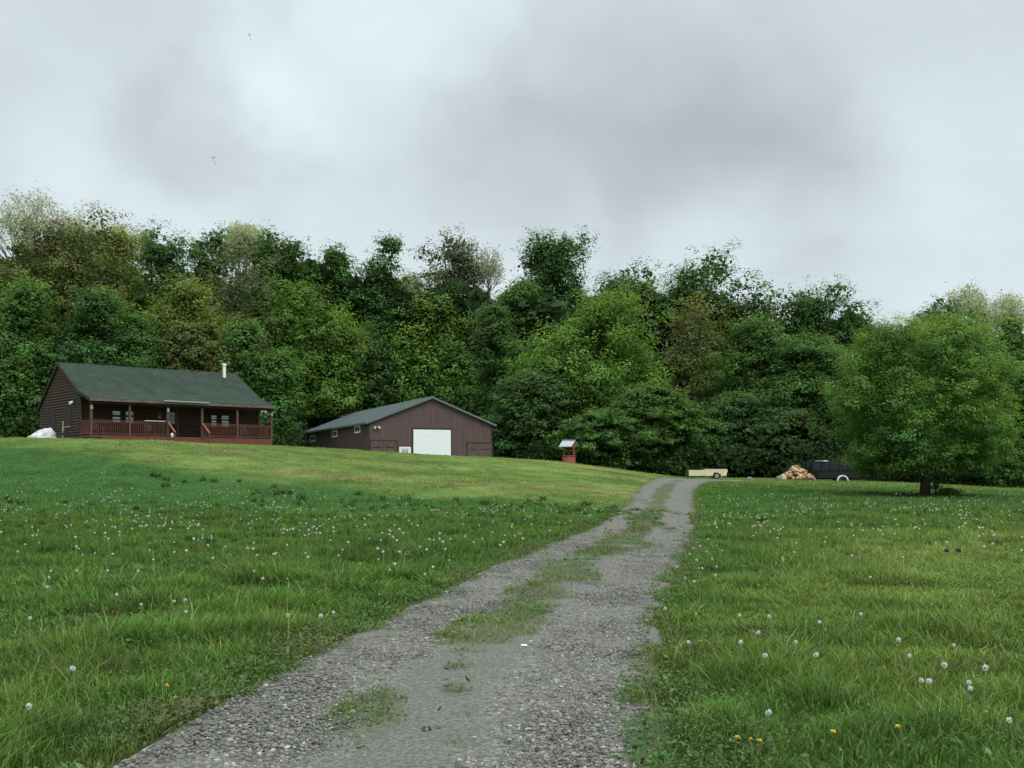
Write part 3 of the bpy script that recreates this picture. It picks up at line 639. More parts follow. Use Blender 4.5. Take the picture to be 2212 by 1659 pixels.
G = 'trees of the wood behind the buildings'
TREES = [
 # px, top, width, bottom, distance, palette, style, label
 (165, 462, 215, 720, 122, 'brown', 'tuft', 'big brown-olive tree rising behind the cabin under pale bare branches'),
 (238, 482, 120, 700, 126, 'yellow', 'tuft', 'yellow-green skyline tree right beside the big brown-olive tree'),
 (25, 520, 120, 760, 118, 'olive', 'tuft', 'olive tree at the left edge of the photo below the bare branches'),
 (355, 498, 104, 680, 130, 'dark', 'tuft', 'round dark green skyline tree standing alone above the cabin roof'),
 (452, 500, 80, 680, 134, 'dark', 'tuft', 'small dark green treetop just left of the pale budding crown'),
 (595, 497, 130, 700, 136, 'dark', 'tuft', 'dark green skyline tree right beside the pale budding crown'),
 (500, 525, 170, 830, 124, 'grey', 'sparse', 'thin grey-olive tree with its trunk showing behind the cabin'),
 (700, 535, 130, 740, 140, 'mid', 'full', 'mid green tree filling the skyline gap above the cabin right end'),
 (818, 512, 108, 760, 139, 'dark', 'tuft', 'dark tree with a ragged right edge above the barn left end'),
 (975, 505, 120, 740, 150, 'grey', 'tuft', 'pointed grey-green tree with bare twigs directly above the barn peak'),
 (935, 575, 110, 740, 148, 'grey', 'sparse', 'lower thin grey tree left of the pointed tree above the barn'),
 (1195, 495, 150, 690, 146, 'dark', 'tuft', 'tallest dark green tree standing clear of its neighbours on the skyline'),
 (1115, 605, 130, 760, 142, 'mid', 'full', 'low green treetop left of the tallest dark skyline tree'),
 (1270, 630, 90, 760, 143, 'mid', 'full', 'low green treetop right of the tallest dark skyline tree'),
 (1368, 556, 130, 760, 142, 'dark', 'tuft', 'dark green skyline tree on the left of the wide pair'),
 (1505, 545, 165, 760, 141, 'dark', 'tuft', 'wide dark green skyline tree on the right of the pair'),
 (1490, 655, 160, 930, 132, 'brown', 'sparse', 'dull brown-olive tree in the gap right of the big dome tree'),
 (1655, 622, 110, 800, 140, 'dark', 'tuft', 'dark skyline tree above the cream pickup body'),
 (1770, 614, 150, 800, 139, 'dark', 'tuft', 'dark skyline tree above the woodpile'),
 (1855, 672, 90, 800, 137, 'dark', 'tuft', 'dark shoulder of treetop just left of the lone field tree'),
 (2015, 650, 84, 800, 128, 'dark', 'tuft', 'small dark treetop peeping over the lone field tree'),
 (2140, 682, 140, 900, 122, 'mid', 'tuft', 'mid green tree behind the lone field tree at right'),
 (2205, 690, 110, 950, 112, 'mid', 'full', 'green tree cut by the right edge of the photo'),
 # nearer wall of foliage
 (30, 612, 190, 950, 108, 'mid', 'full', 'dense green tree at the left edge beside the cabin gable'),
 (175, 625, 170, 930, 110, 'dark', 'full', 'dense dark green tree behind the cabin gable'),
 (265, 640, 150, 930, 112, 'mid', 'full', 'mid green tree behind the left part of the cabin roof'),
 (385, 600, 170, 930, 116, 'yellow', 'full', 'yellow-olive tree behind the middle of the cabin roof'),
 (440, 700, 130, 930, 113, 'olive', 'full', 'lower olive tree behind the cabin roof near the white flue'),
 (562, 690, 140, 960, 113, 'mid', 'full', 'green tree just right of the white flue pipe'),
 (690, 602, 190, 900, 132, 'bright', 'full', 'bright yellow-green tree between cabin and barn'),
 (650, 770, 160, 960, 141, 'dark', 'full', 'dark green lower tree in the gap between cabin and barn'),
 (770, 720, 150, 960, 136, 'dark', 'full', 'dark green tree behind the barn left roof slope'),
 (900, 640, 250, 985, 140, 'bright', 'full', 'broad bright green tree directly behind the barn roof'),
 (1010, 760, 110, 985, 138, 'mid', 'full', 'smaller green tree behind the right slope of the barn roof'),
 (1095, 660, 150, 1000, 128, 'dark', 'full', 'shadowy dark green tree right of the barn'),
 (1265, 640, 330, 1000, 124, 'bright', 'full', 'huge domed bright green tree behind the red well'),
 (1150, 800, 190, 1005, 119, 'dark', 'layer', 'dark spreading tree directly behind the red well'),
 (1410, 830, 230, 1015, 117, 'mid', 'layer', 'low spreading green tree where the driveway bends'),
 (1310, 880, 190, 1012, 114, 'mid', 'layer', 'lowest green boughs hanging right of the red well'),
 (1640, 690, 210, 1020, 126, 'mid', 'layer', 'tiered green tree behind the cream pickup body'),
 (1750, 725, 210, 1020, 122, 'mid', 'layer', 'tiered green tree behind the woodpile'),
 (1590, 850, 170, 1025, 120, 'dark', 'layer', 'dark lower tiered tree just above the cream pickup body'),
 (1700, 880, 190, 1025, 118, 'dark', 'layer', 'dark lower tiered tree left of the woodpile top'),
 (1850, 760, 180, 1025, 119, 'dark', 'layer', 'dark tiered tree behind the black trailer'),
 (2190, 790, 140, 1040, 98, 'mid', 'full', 'green tree at the right edge behind the lone field tree'),
 (2090, 830, 200, 1040, 104, 'dark', 'full', 'dark tree hidden behind the right side of the lone field tree'),
 (1960, 800, 200, 1035, 110, 'dark', 'full', 'dark tree hidden behind the middle of the lone field tree'),
]
for t in TREES: leafy_tree(t[0], t[1], t[2]*(1.32 if t[6] in ('tuft', 'sparse') else 1.10), *t[3:8], group=G)
bare_tree(45, 412, 150, 620, 124, 'pale half-bare tree with fine twigs at the far left skyline', buds=.8)
bare_tree(165, 445, 110, 600, 150, 'faint pale bare crown behind the big brown-olive tree', buds=.9)
bare_tree(285, 472, 90, 640, 150, 'pale bare crown left of the round dark skyline tree', buds=.8)
bare_tree(535, 474, 120, 600, 150, 'pale cream-green budding crown on the skyline above the cabin', buds=3.0)
bare_tree(1045, 535, 80, 680, 152, 'bare grey twiggy crown right of the pointed tree above the barn', buds=.3)
bare_tree(885, 570, 50, 680, 152, 'small faint bare crown left of the barn peak trees', buds=.3)
bare_tree(2085, 620, 90, 740, 130, 'pale bare crown above the lone field tree, the left of two', buds=1.0)
bare_tree(2165, 636, 90, 740, 130, 'pale bare crown near the right edge, the right of two', buds=1.0)

# the lone tree in the field
leafy_tree(1998, 697, 408, 1022, 65, 'lone', 'dome', 'single round full-crowned green tree standing alone in the right field', leaf=.115, density=3.3, name='field_tree', trunk_r=.27, seed=42)

# the dark wood that closes the gaps behind the single trees
def build_woods():
    rng = np.random.default_rng(3); n = 120000
    u = rng.uniform(-700, 2900, n); Y = rng.uniform(138, 162, n)
    top = np.interp(u, [-700,0,150,300,480,620,840,900,1000,1080,1200,1300,1420,1560,1640,1860,1960,2212,2900], [560,600,560,620,640,620,640,690,640,690,680,700,660,670,720,740,790,770,800]) + (fbm(u, u*0, .02, 2)-.5)*80 - 34
    zt = hgt(top, Y); x = ray(u)*Y; zg = H(x, Y)
    P = np.stack([x, Y, zg + (zt-zg)*rng.random(n)**.8], 1)
    nrm = rng.normal(size=(n, 3)) + np.array([0,-.3,.5]); nrm /= np.linalg.norm(nrm, axis=1)[:, None]
    tv = np.cross(nrm, rng.normal(size=(n, 3))); tv /= np.linalg.norm(tv, axis=1)[:, None]; bv = np.cross(nrm, tv)
    L = rng.uniform(.45, 1.0, n)[:, None]
    V = np.stack([P-tv*L, P+bv*L*.6, P+tv*L, P-bv*L*.6], 1).reshape(-1, 3)
    C = np.repeat(np.array([[.024,.046,.016]])*rng.lognormal(0, .3, n)[:, None], 4, 0)
    o = link('background_woodland', np_mesh('background_woodland', V, np.arange(4*n).reshape(-1, 4), C, M['leaf'])); tag(o, 'dark mass of woodland foliage closing the gaps behind the single trees', 'woodland', kind='stuff')
    # undergrowth along the foot of the wood
    n = 42000; u = rng.uniform(-500, 2800, n)
    Yb = np.interp(u, [-500,0,560,640,700,1040,1090,1250,1480,1700,2000,2212,2800], [104,102,104,112,134,136,116,110,112,112,104,98,96]); Y = Yb + rng.uniform(0, 14, n)**1.0
    x = ray(u)*Y; hmax = 1.0 + 3.2*fbm(x, Y, .25, 4) + .22*(Y-Yb)
    P = np.stack([x, Y, H(x, Y) + hmax*rng.random(n)**.7], 1)
    nrm = rng.normal(size=(n, 3))*.7 + np.array([0,-.2,.8]); nrm /= np.linalg.norm(nrm, axis=1)[:, None]
    tv = np.cross(nrm, rng.normal(size=(n, 3))); tv /= np.linalg.norm(tv, axis=1)[:, None]; bv = np.cross(nrm, tv)
    L = rng.uniform(.12, .34, n)[:, None]
    V = np.stack([P-tv*L, P+bv*L*.55, P+tv*L, P-bv*L*.55], 1).reshape(-1, 3)
    C = np.repeat(np.array([[.026,.052,.017]])*rng.lognormal(0, .35, n)[:, None], 4, 0)
    o = link('undergrowth', np_mesh('undergrowth', V, np.arange(4*n).reshape(-1, 4), C, M['leaf'])); tag(o, 'dark bushy undergrowth along the foot of the wood', 'undergrowth', kind='stuff')
build_woods()

# sapling and low shrubs at the foot of the lone tree
def shrub(px, Y, hpx, wpx, name, label, leaf=.07, sparse=1.0, seed=1):
    rng = np.random.default_rng(seed); x = ray(px)*Y; zg = float(H(x, Y)); t = empty(name, (x, Y, zg)); tag(t, label, 'shrub')
    hh = hpx*Y/F; w = wpx*Y/F; mb = MB(); tips = []
    for k in range(7):
        e = Vector((rng.normal(0, w*.3), rng.normal(0, w*.3), hh*rng.uniform(.55, 1))); m = e*.5 + Vector((rng.normal(0,.05), 0, .06)); mb.tube([(0,0,-.05), m, e], [.022, .015, .006], 4, cap=False); tips += [m*1.2, e, m.lerp(e, .6)]
    mb.build('stem', M['bark'], t)
    T = np.repeat(np.array([q[:] for q in tips]), int(26*sparse), 0); P = T + rng.normal(0, .10, T.shape)*[1,1,.8]; P[:,2] = np.maximum(P[:,2], .04); n = len(P)
    tv = rng.normal(size=(n,3)); tv /= np.linalg.norm(tv,axis=1)[:,None]; bv = np.cross(tv, rng.normal(size=(n,3))); bv /= np.linalg.norm(bv,axis=1)[:,None]; L = leaf*rng.uniform(.6,1.2,n)[:,None]
    V = np.stack([P-tv*L, P+bv*L*.5, P+tv*L, P-bv*L*.5], 1).reshape(-1,3)
    C = np.repeat(np.array([[.06,.105,.035]])*rng.lognormal(0,.25,n)[:,None], 4, 0)
    link('foliage', np_mesh('foliage', V, np.arange(4*n).reshape(-1,4), C, M['leaf']), t)
shrub(2022, 64.6, 34, 26, 'sapling', 'thin sapling right beside the trunk of the lone tree', sparse=.5, seed=3)
shrub(2052, 64.0, 15, 34, 'low_shrub', 'low dark shrub right of the sapling under the lone tree', seed=4)
shrub(1075, 99, 10, 40, 'low_shrub', 'low green bush at the right foot of the barn', leaf=.1, seed=8)

# ------------------------------------------------------------------ cabin
def plane_t(px, O, a, yb):        # distance along the front at depth yb
    r = ray(px); c, s = math.cos(a), math.sin(a)
    return (r*(O[1] + c*yb) - O[0] + s*yb)/(c - r*s)
def side_y(px, O, a):             # distance back along the left side
    r = ray(px); c, s = math.cos(a), math.sin(a)
    return (O[0] - r*O[1])/(s + r*c)
def depth_of(O, a, t, yb): return O[1] + math.sin(a)*t + math.cos(a)*yb

def log_courses(mb, z0, z1, span, plane, outward, hh=.19, bulge=.075):
    """half-round log faces; span(z)->(a,b) along the wall; plane(a,z,out) gives the point"""
    z = z0
    while z < z1 - .02:
        h = min(hh, z1 - z); a, b = span(z + h*.5)
        if b - a > .1:
            pts = []
            for k in range(5):
                t = k/4; pts.append((z + h*t, bulge*math.sin(math.pi*t)**.7))
            vs = [plane(e, q[0], q[1]) for e in (a, b) for q in pts]
            mb.add(vs, [(i, i+1, 6+i, 5+i) for i in range(4)])
        z += hh

def build_cabin():
    Z = 4.0; O, A = HOUSE_O, HOUSE_A
    t = empty('log_cabin', (O[0], O[1], Z), A); tag(t, 'dark log cabin with green shingle roof and red railed front porch', 'cabin')
    L = 13.2; zk, zr, zb = 3.38, 5.5, 2.45; yr = 6.0
    lo = lambda z: 2.0 if z < zk else 2 + (z-zk)/((zr-zk)/4)
    hi = lambda z: 10.0 if z < 2.66 else 10.3 - (z-zb)/((zr-zb)/4.3)
    poly = [(2, -.6), (10, -.6), (10, 2.62), (yr, zr-.04), (2, zk-.03)]
    for x0, x1, out in ((0, .2, -1), (L-.2, L, 1)):
        mb = MB(); n = 5; vs = [(x0, p[0], p[1]) for p in poly] + [(x1, p[0], p[1]) for p in poly]
        mb.add(vs, [tuple(range(n)), tuple(range(2*n-1, n-1, -1))] + [(i, n+i, n+(i+1)%n, (i+1)%n) for i in range(n)])
        xf = x0 if out < 0 else x1
        log_courses(mb, -.4, zr-.08, lambda z: (lo(z), hi(z)), lambda e, z, o: (xf + out*(o+.002), e, z), out)
        g = mb.build('gable_wall', M['log_gable'], t, True)
    mb = MB(); mb.box(.2, L-.2, 2.03, 2.2, -.5, zk-.02)
    log_courses(mb, .3, zk-.05, lambda z: (.2, L-.2), lambda e, z, o: (e, 2.03-o, z), -1)
    mb.build('front_wall', M['log_front'], t, True)
    MB().box(.2, L-.2, 9.8, 9.98, -.5, 2.55).build('back_wall', M['log_gable'], t)
    # corner boards
    for x in (-.03, L-.09): MB().box(x, x+.12, 1.9, 2.0, .35, zk-.12).build('corner_board', M['post'], t)
    # roof
    prof = [(-.22, 2.80), (2.0, 3.46), (6.0, 5.60), (10.45, 2.46), (10.40, 2.36), (6.0, 5.46), (2.0, 3.34), (-.22, 2.68)]
    n = 8; x0, x1 = -.16, L+.16; mb = MB()
    vs = [(x0, p[0], p[1]) for p in prof] + [(x1, p[0], p[1]) for p in prof]
    mb.add(vs, [(0,1,6,7), (1,2,5,6), (2,3,4,5)][::1] + [(8+a, 8+b, 8+c, 8+d) for a, b, c, d in ((7,6,1,0), (6,5,2,1), (5,4,3,2))] + [(i, n+i, n+(i+1)%n, (i+1)%n) for i in range(n)])
    roof = mb.build('roof', M['shingle'], t)
    for x in (x0-.03, x1):
        mb = MB()
        for a, b in (((-.22,2.72),(2.0,3.37)), ((2.0,3.37),(6.0,5.50)), ((6.0,5.50),(10.42,2.40))):
            mb.bar((x+.015, a[0], a[1]-.04), (x+.015, b[0], b[1]-.04), .03, .17)
        mb.build('rake_board', M['trim'], roof)
    MB().box(x0, x1, -.26, -.222, 2.60, 2.775).build('fascia', M['fascia'], roof)
    MB().box(.0, L, .02, .17, 2.44, 2.66).build('porch_beam', M['trim'], t)
    g0 = plane_t(354.3, O, A, -.28); g1 = plane_t(450.7, O, A, -.28)
    MB().box(g0, g1, -.36, -.265, 2.745, 2.83).build('gutter_piece', M['gray_box'], roof, bevel=.015)
    # flue
    fx = plane_t(484.5, O, A, 5.3); fy = 5.3; mb = MB(); mb.tube([(fx, fy, 5.1), (fx, fy, 6.08)], [.12, .12], 14); mb.tube([(fx, fy, 6.08), (fx, fy, 6.24)], [.165, .165], 14); mb.build('flue_pipe', M['whitebright'], t, False)
    # porch
    mb = MB()
    k = 0
    for i in range(14): mb.box(-.04, L+.04, -.06+i*.15, .08+i*.15, .30, .35)
    mb.build('porch_floor', M['deck'], t)
    mb = MB(); mb.box(-.03, L+.03, -.05, -.01, -.7, .29); mb.box(-.05, -.01, -.01, 2, -.7, .29); mb.box(L+.01, L+.05, -.01, 2, -.7, .29)
    mb.build('porch_skirt', M['redwood'], t)
    posts = [plane_t(p, O, A, .09) for p in (197.0, 280.2, 362.2, 436.4, 512.4, 586.0)]
    for i, x in enumerate(posts):
        p = MB().box(x-.075, x+.075, .02, .17, .35, 2.44).build('porch_post', M['post'], t, bevel=.01)
        if i in (0, 2, 5): MB().box(x-.09, x+.07, -.06, .015, 2.05, 2.30).build('lamp_box', M['gray_box'], p, bevel=.015)
    def railing(a, b, name='railing', m='rail'):
        mb = MB(); a = Vector(a); b = Vector(b); d = (b-a); n = max(2, int(d.length/.125)); u = d.normalized()
        mb.bar(a + Vector((0,0,1.0)), b + Vector((0,0,1.0)), .09, .045); mb.bar(a + Vector((0,0,.90)), b + Vector((0,0,.90)), .035, .07); mb.bar(a + Vector((0,0,.12)), b + Vector((0,0,.12)), .04, .08)
        for i in range(1, n):
            q = a + d*(i/n); mb.box(q.x-.019, q.x+.019, q.y-.05, q.y-.015, .16+q.z, .95+q.z)
        mb.build(name, M[m], t)
    for i in (0, 1, 3, 4): railing((posts[i]+.08, .10, .35), (posts[i+1]-.08, .10, .35))
    railing((0.02, .2, .35), (.02, 1.95, .35), m='redwood'); railing((L-.02, .2, .35), (L-.02, 1.95, .35))
    # steps and hand rails
    mb = MB(); mb.box(posts[2]+.1, posts[3]-.1, -.42, -.085, -.5, .16); mb.box(posts[2]+.1, posts[3]-.1, -.80, -.425, -.5, -.03); mb.build('porch_steps', M['redwood'], t)
    for i in (2, 3):
        x = posts[i]; sr = MB().bar((x, .0, 1.36), (x, -1.15, .62), .12, .06).build('stair_rail', M['stair'], t, bevel=.01)
        MB().box(x-.05, x+.05, -1.10, -1.0, -.6, .58).build('rail_post', M['rail'], sr)
    # windows in the front wall
    def zt(px, py, yb):
        tt = plane_t(px, O, A, yb); return hgt(py, depth_of(O, A, tt, yb)) - Z
    yw = 1.96
    cx = lambda v: 54.86 + .26041*v
    cy = lambda v: 757.1 + .26041*v
    for a, b, top, bot in ((722, 787, 500, 596), (830, 896, 503, 598), (1541, 1585, 538, 628), (1626, 1687, 540, 630)):
        x0, x1 = plane_t(cx(a), O, A, yw), plane_t(cx(b), O, A, yw); z1 = zt(cx(a), cy(top), yw); z0 = zt(cx(a), cy(bot), yw)
        mb = MB(); f = .10
        mb.box(x0-f, x0, yw-.05, yw+.06, z0-f, z1+f); mb.box(x1, x1+f, yw-.05, yw+.06, z0-f, z1+f); mb.box(x0, x1, yw-.05, yw+.06, z1, z1+f); mb.box(x0, x1, yw-.05, yw+.06, z0-f, z0)
        zm = z0 + (z1-z0)*.60; mb.box(x0, x1, yw-.04, yw+.06, zm-.045, zm+.045)
        w = mb.build('window', M['trim'], t)
        p = MB(); p.box(x0, x1, yw, yw+.03, zm+.045, z1); p.box(x0, x1, yw+.006, yw+.03, z0, zm-.045); p.build('pane', M['curtain_glass'], w)
    # door
    x0, x1 = plane_t(cx(1180), O, A, yw), plane_t(cx(1252), O, A, yw)
    d = MB().box(x0, x1, yw-.01, yw+.06, .352, 2.42).build('door', M['trim'], t)
    MB().box(plane_t(cx(1186), O, A, yw), plane_t(cx(1238), O, A, yw), yw-.03, yw-.012, zt(cx(1186), cy(606), yw), zt(cx(1186), cy(512), yw)).build('pane', M['door_glass'], d)
    for k in (1, 2):
        mb = MB(); zz = zt(cx(1186), cy(512+31*k), yw); mb.box(plane_t(cx(1186), O, A, yw), plane_t(cx(1238), O, A, yw), yw-.04, yw-.031, zz-.02, zz+.02)
        mb.build('glazing_bar', M['trim'], d)
    MB().tube([(x1-.1, yw-.02, 1.35), (x1-.1, yw-.08, 1.35)], [.035, .03], 10).build('handle', M['gray_box'], d)
    mb = MB(); mb.box(x0-.14, x0-.003, yw-.04, yw+.07, .352, 2.55); mb.box(x1+.003, x1+.14, yw-.04, yw+.07, .352, 2.55); mb.box(x0-.003, x1+.003, yw-.04, yw+.07, 2.423, 2.55); mb.build('door_frame', M['post'], t)
    # wall plaque and its lamp
    a, b = plane_t(cx(1099), O, A, yw), plane_t(cx(1128), O, A, yw)
    pl = MB().box(a, b, yw-.05, yw+.02, zt(cx(1099), cy(556), yw), zt(cx(1099), cy(518), yw)).build('wall_plaque', M['deck'], t, bevel=.02)
    MB().box(a-.03, a+.18, yw-.09, yw-.055, zt(cx(1099), cy(562), yw), zt(cx(1099), cy(548), yw)).build('name_plate', M['gray_box'], pl)
    # gable windows
    for a, b, top, bot in ((108.9, 120.5, 886, 926), (144.9, 155.2, 879, 919)):
        y0, y1 = sorted((side_y(a, O, A), side_y(b, O, A))); Y = depth_of(O, A, 0, (y0+y1)/2); z1, z0 = hgt(top, Y)-Z, hgt(bot, Y)-Z
        mb = MB(); f = .07; x_ = -.10
        mb.box(x_, .01, y0-f, y0, z0-f, z1+f); mb.box(x_, .01, y1, y1+f, z0-f, z1+f); mb.box(x_, .01, y0, y1, z1, z1+f); mb.box(x_, .01, y0, y1, z0-f, z0); mb.box(x_, .01, y0, y1, (z0+z1)/2-.03, (z0+z1)/2+.03)
        w = mb.build('window', M['log_gable'], t)
        MB().box(-.085, -.04, y0, y1, z0, z1).build('pane', M['glass'], w)
        if a > 140: MB().box(-.16, -.101, y0-.09, y1+.09, z0-.14, z0-.075).build('sill', M['gray_box'], w)
    # floodlights
    def flood(x, y, z, dx, dy):
        b = MB().box(x-.09, x+.09, y-.09, y+.09, z-.06, z+.08).build('floodlight', M['trim'], t, bevel=.02)
        for s in (-1, 1):
            p = Vector((x + dy*s*.12 + dx*.06, y + dx*s*.12 + dy*.06, z-.06)); MB().tube([p, p + Vector((dx*.1, dy*.1, -.06)), p + Vector((dx*.22, dy*.22, -.12))], [.05, .07, .11], 12).build('lamp_head', M['whitebright'], b)
    yl = side_y(162.5, O, A); flood(-.12, yl, hgt(866, depth_of(O, A, 0, yl))-Z, -1, -.25)
    xl = plane_t(564.5, O, A, 1.95); flood(L+.12, 1.95, hgt(884.5, depth_of(O, A, L, 1.95))-Z, .5, -1)
    return posts
POSTS = build_cabin()

def cabin_pt(t, y, z): 
    c, s = math.cos(HOUSE_A), math.sin(HOUSE_A)
    return (HOUSE_O[0] + c*t - s*y, HOUSE_O[1] + s*t + c*y, 4.0 + z)

def porch_chair(t_, y_, rz, label):
    o = empty('porch_chair', cabin_pt(t_, y_, .352), HOUSE_A + rz); tag(o, label, 'chair', 'wooden chairs on the cabin porch')
    MB().box(-.27, .27, -.26, .26, .38, .42).build('seat', M['chair'], o)
    mb = MB()
    for i in range(5): mb.bar((-.22+i*.11, .24, .43), (-.22+i*.11, .40, 1.08), .085, .02)
    mb.bar((-.27, .33, .72), (.27, .33, .72), .03, .07); mb.bar((-.27, .41, 1.04), (.27, .41, 1.04), .03, .07); mb.build('backrest', M['chair'], o)
    for sx in (-1, 1):
        for y in (-.22, .22): MB().box(sx*.25-.03, sx*.25+.03, y-.03, y+.03, 0, .6 if y < 0 else .40).build('leg', M['chair'], o)
        MB().box(sx*.29-.045, sx*.29+.045, -.28, .30, .60, .635).build('armrest', M['chair'], o)
tB = plane_t(54.86+.26041*1030, HOUSE_O, HOUSE_A, .7)
porch_chair(tB, .75, 0.0, 'plum wooden chair on the porch just left of the steps under the pale board')
porch_chair(plane_t(54.86+.26041*600, HOUSE_O, HOUSE_A, .8), .85, .35, 'dark wooden chair behind the leftmost bay of porch railing')
porch_chair(plane_t(54.86+.26041*1810, HOUSE_O, HOUSE_A, .9), .9, -.3, 'dark wooden chair behind the rightmost bay of porch railing')
def loose(name, mb, mat, loc, rz, label, cat, **kw):
    o = mb.build(name, mat, None, **kw); o.location = loc; o.rotation_euler = (0, 0, rz); tag(o, label, cat); return o
loose('board', MB().box(-.62, .62, -.13, .13, 0, .055), M['board'], cabin_pt(tB, .10, 1.376), HOUSE_A, 'pale board lying on the porch railing left of the steps', 'board', bevel=.008)
loose('folded_cloth', MB().box(-.26, .24, -.1, .1, 0, .06), M['board'], cabin_pt(POSTS[2]-.42, .10, 1.376), HOUSE_A, 'small pale folded cloth on the porch rail beside the step post', 'cloth', bevel=.025)
mb = MB(); mb.tube([(0,0,0),(0,0,.16),(0,0,.2)], [.085,.12,.12], 12); mb.tube([(0,0,.2),(.02,0,.28)], [.10,.03], 8)
loose('flower_pot', mb, M['whitebright'], cabin_pt(POSTS[2]+.28, .02, .352), 0, 'small white flower pot at the top of the porch steps', 'pot')
# standpipe beside the gable
def standpipe():
    yb = 74.6; x = ray(136)*yb; zg = float(H(x, yb)); o = empty('standpipe', (x, yb, zg)); tag(o, 'thin pale standpipe with dark valve in front of the cabin gable', 'pipe')
    MB().tube([(0,0,-.2), (0,0,1.22)], [.045, .045], 10).build('pipe', M['gray_box'], o)
    mb = MB(); mb.tube([(0,0,.28),(0,0,.36),(0,0,.48),(0,0,.54)], [.07,.15,.15,.07], 12); mb.build('valve', M['rust'], o)
    MB().box(-.14, .14, -.03, .03, .95, 1.0).build('handle', M['rubber'], o)
standpipe()
def tarp():
    import bmesh
    bm = bmesh.new(); bmesh.ops.create_icosphere(bm, subdivisions=4, radius=1); rng = np.random.default_rng(2)
    me = bpy.data.meshes.new('tarp_bundle'); 
    for v in bm.verts:
        p = v.co.copy(); a = math.atan2(p.y, p.x)
        f = 1 + .22*(float(fbm(p.x*3+9, p.y*3+p.z*2, .9, 1))-.5) + .05*math.sin(a*7+p.z*5)
        v.co = Vector((p.x*.80*f + .12*p.z, p.y*.62*f, max(p.z, -.25)*.62*f))
        v.co.z += .12 + .10*math.tanh(3*p.x)*(p.z > 0) + .10*(float(vnoise(p.x*4+3, p.y*4+5, 1.3, 3))-.5)
        if v.co.z < .1: v.co.x *= 1.12; v.co.y *= 1.12
        v.co.z = max(v.co.z - .02, -.03)
    bm.to_mesh(me); bm.free(); me.materials.append(M['tarp'])
    Y = 75.5; x = ray(92)*Y; o = link('tarp_bundle', me); o.location = (x, Y, float(H(x, Y))); tag(o, 'crumpled white tarp covering a heap at the left end of the cabin', 'tarp')
    bm = bmesh.new(); bmesh.ops.create_icosphere(bm, subdivisions=2, radius=.17); me2 = bpy.data.meshes.new('sack')
    for v in bm.verts: v.co = Vector((v.co.x*1.3, v.co.y, v.co.z*.85 + .1 + .06*(float(vnoise(v.co.x*9, v.co.y*9+v.co.z*7, 1, 2))-.5)))
    bm.to_mesh(me2); bm.free(); me2.materials.append(M['beige']); s = link('sack', me2); x = ray(66)*75.0; s.location = (x, 75.0, float(H(x, 75.0))); tag(s, 'small beige sack lying at the left foot of the white tarp', 'sack')
tarp()
def on_ground(px, Y, dz=0.0): x = ray(px)*Y; return (x, Y, float(H(x, Y)) + dz)
loose('dark_board', MB().box(-.6, .6, -.3, .3, 0, .05), M['rubber'], on_ground(199, 70.6, .10), .3, 'flat dark board lying on the grass below the porch left end', 'board', bevel=.01)

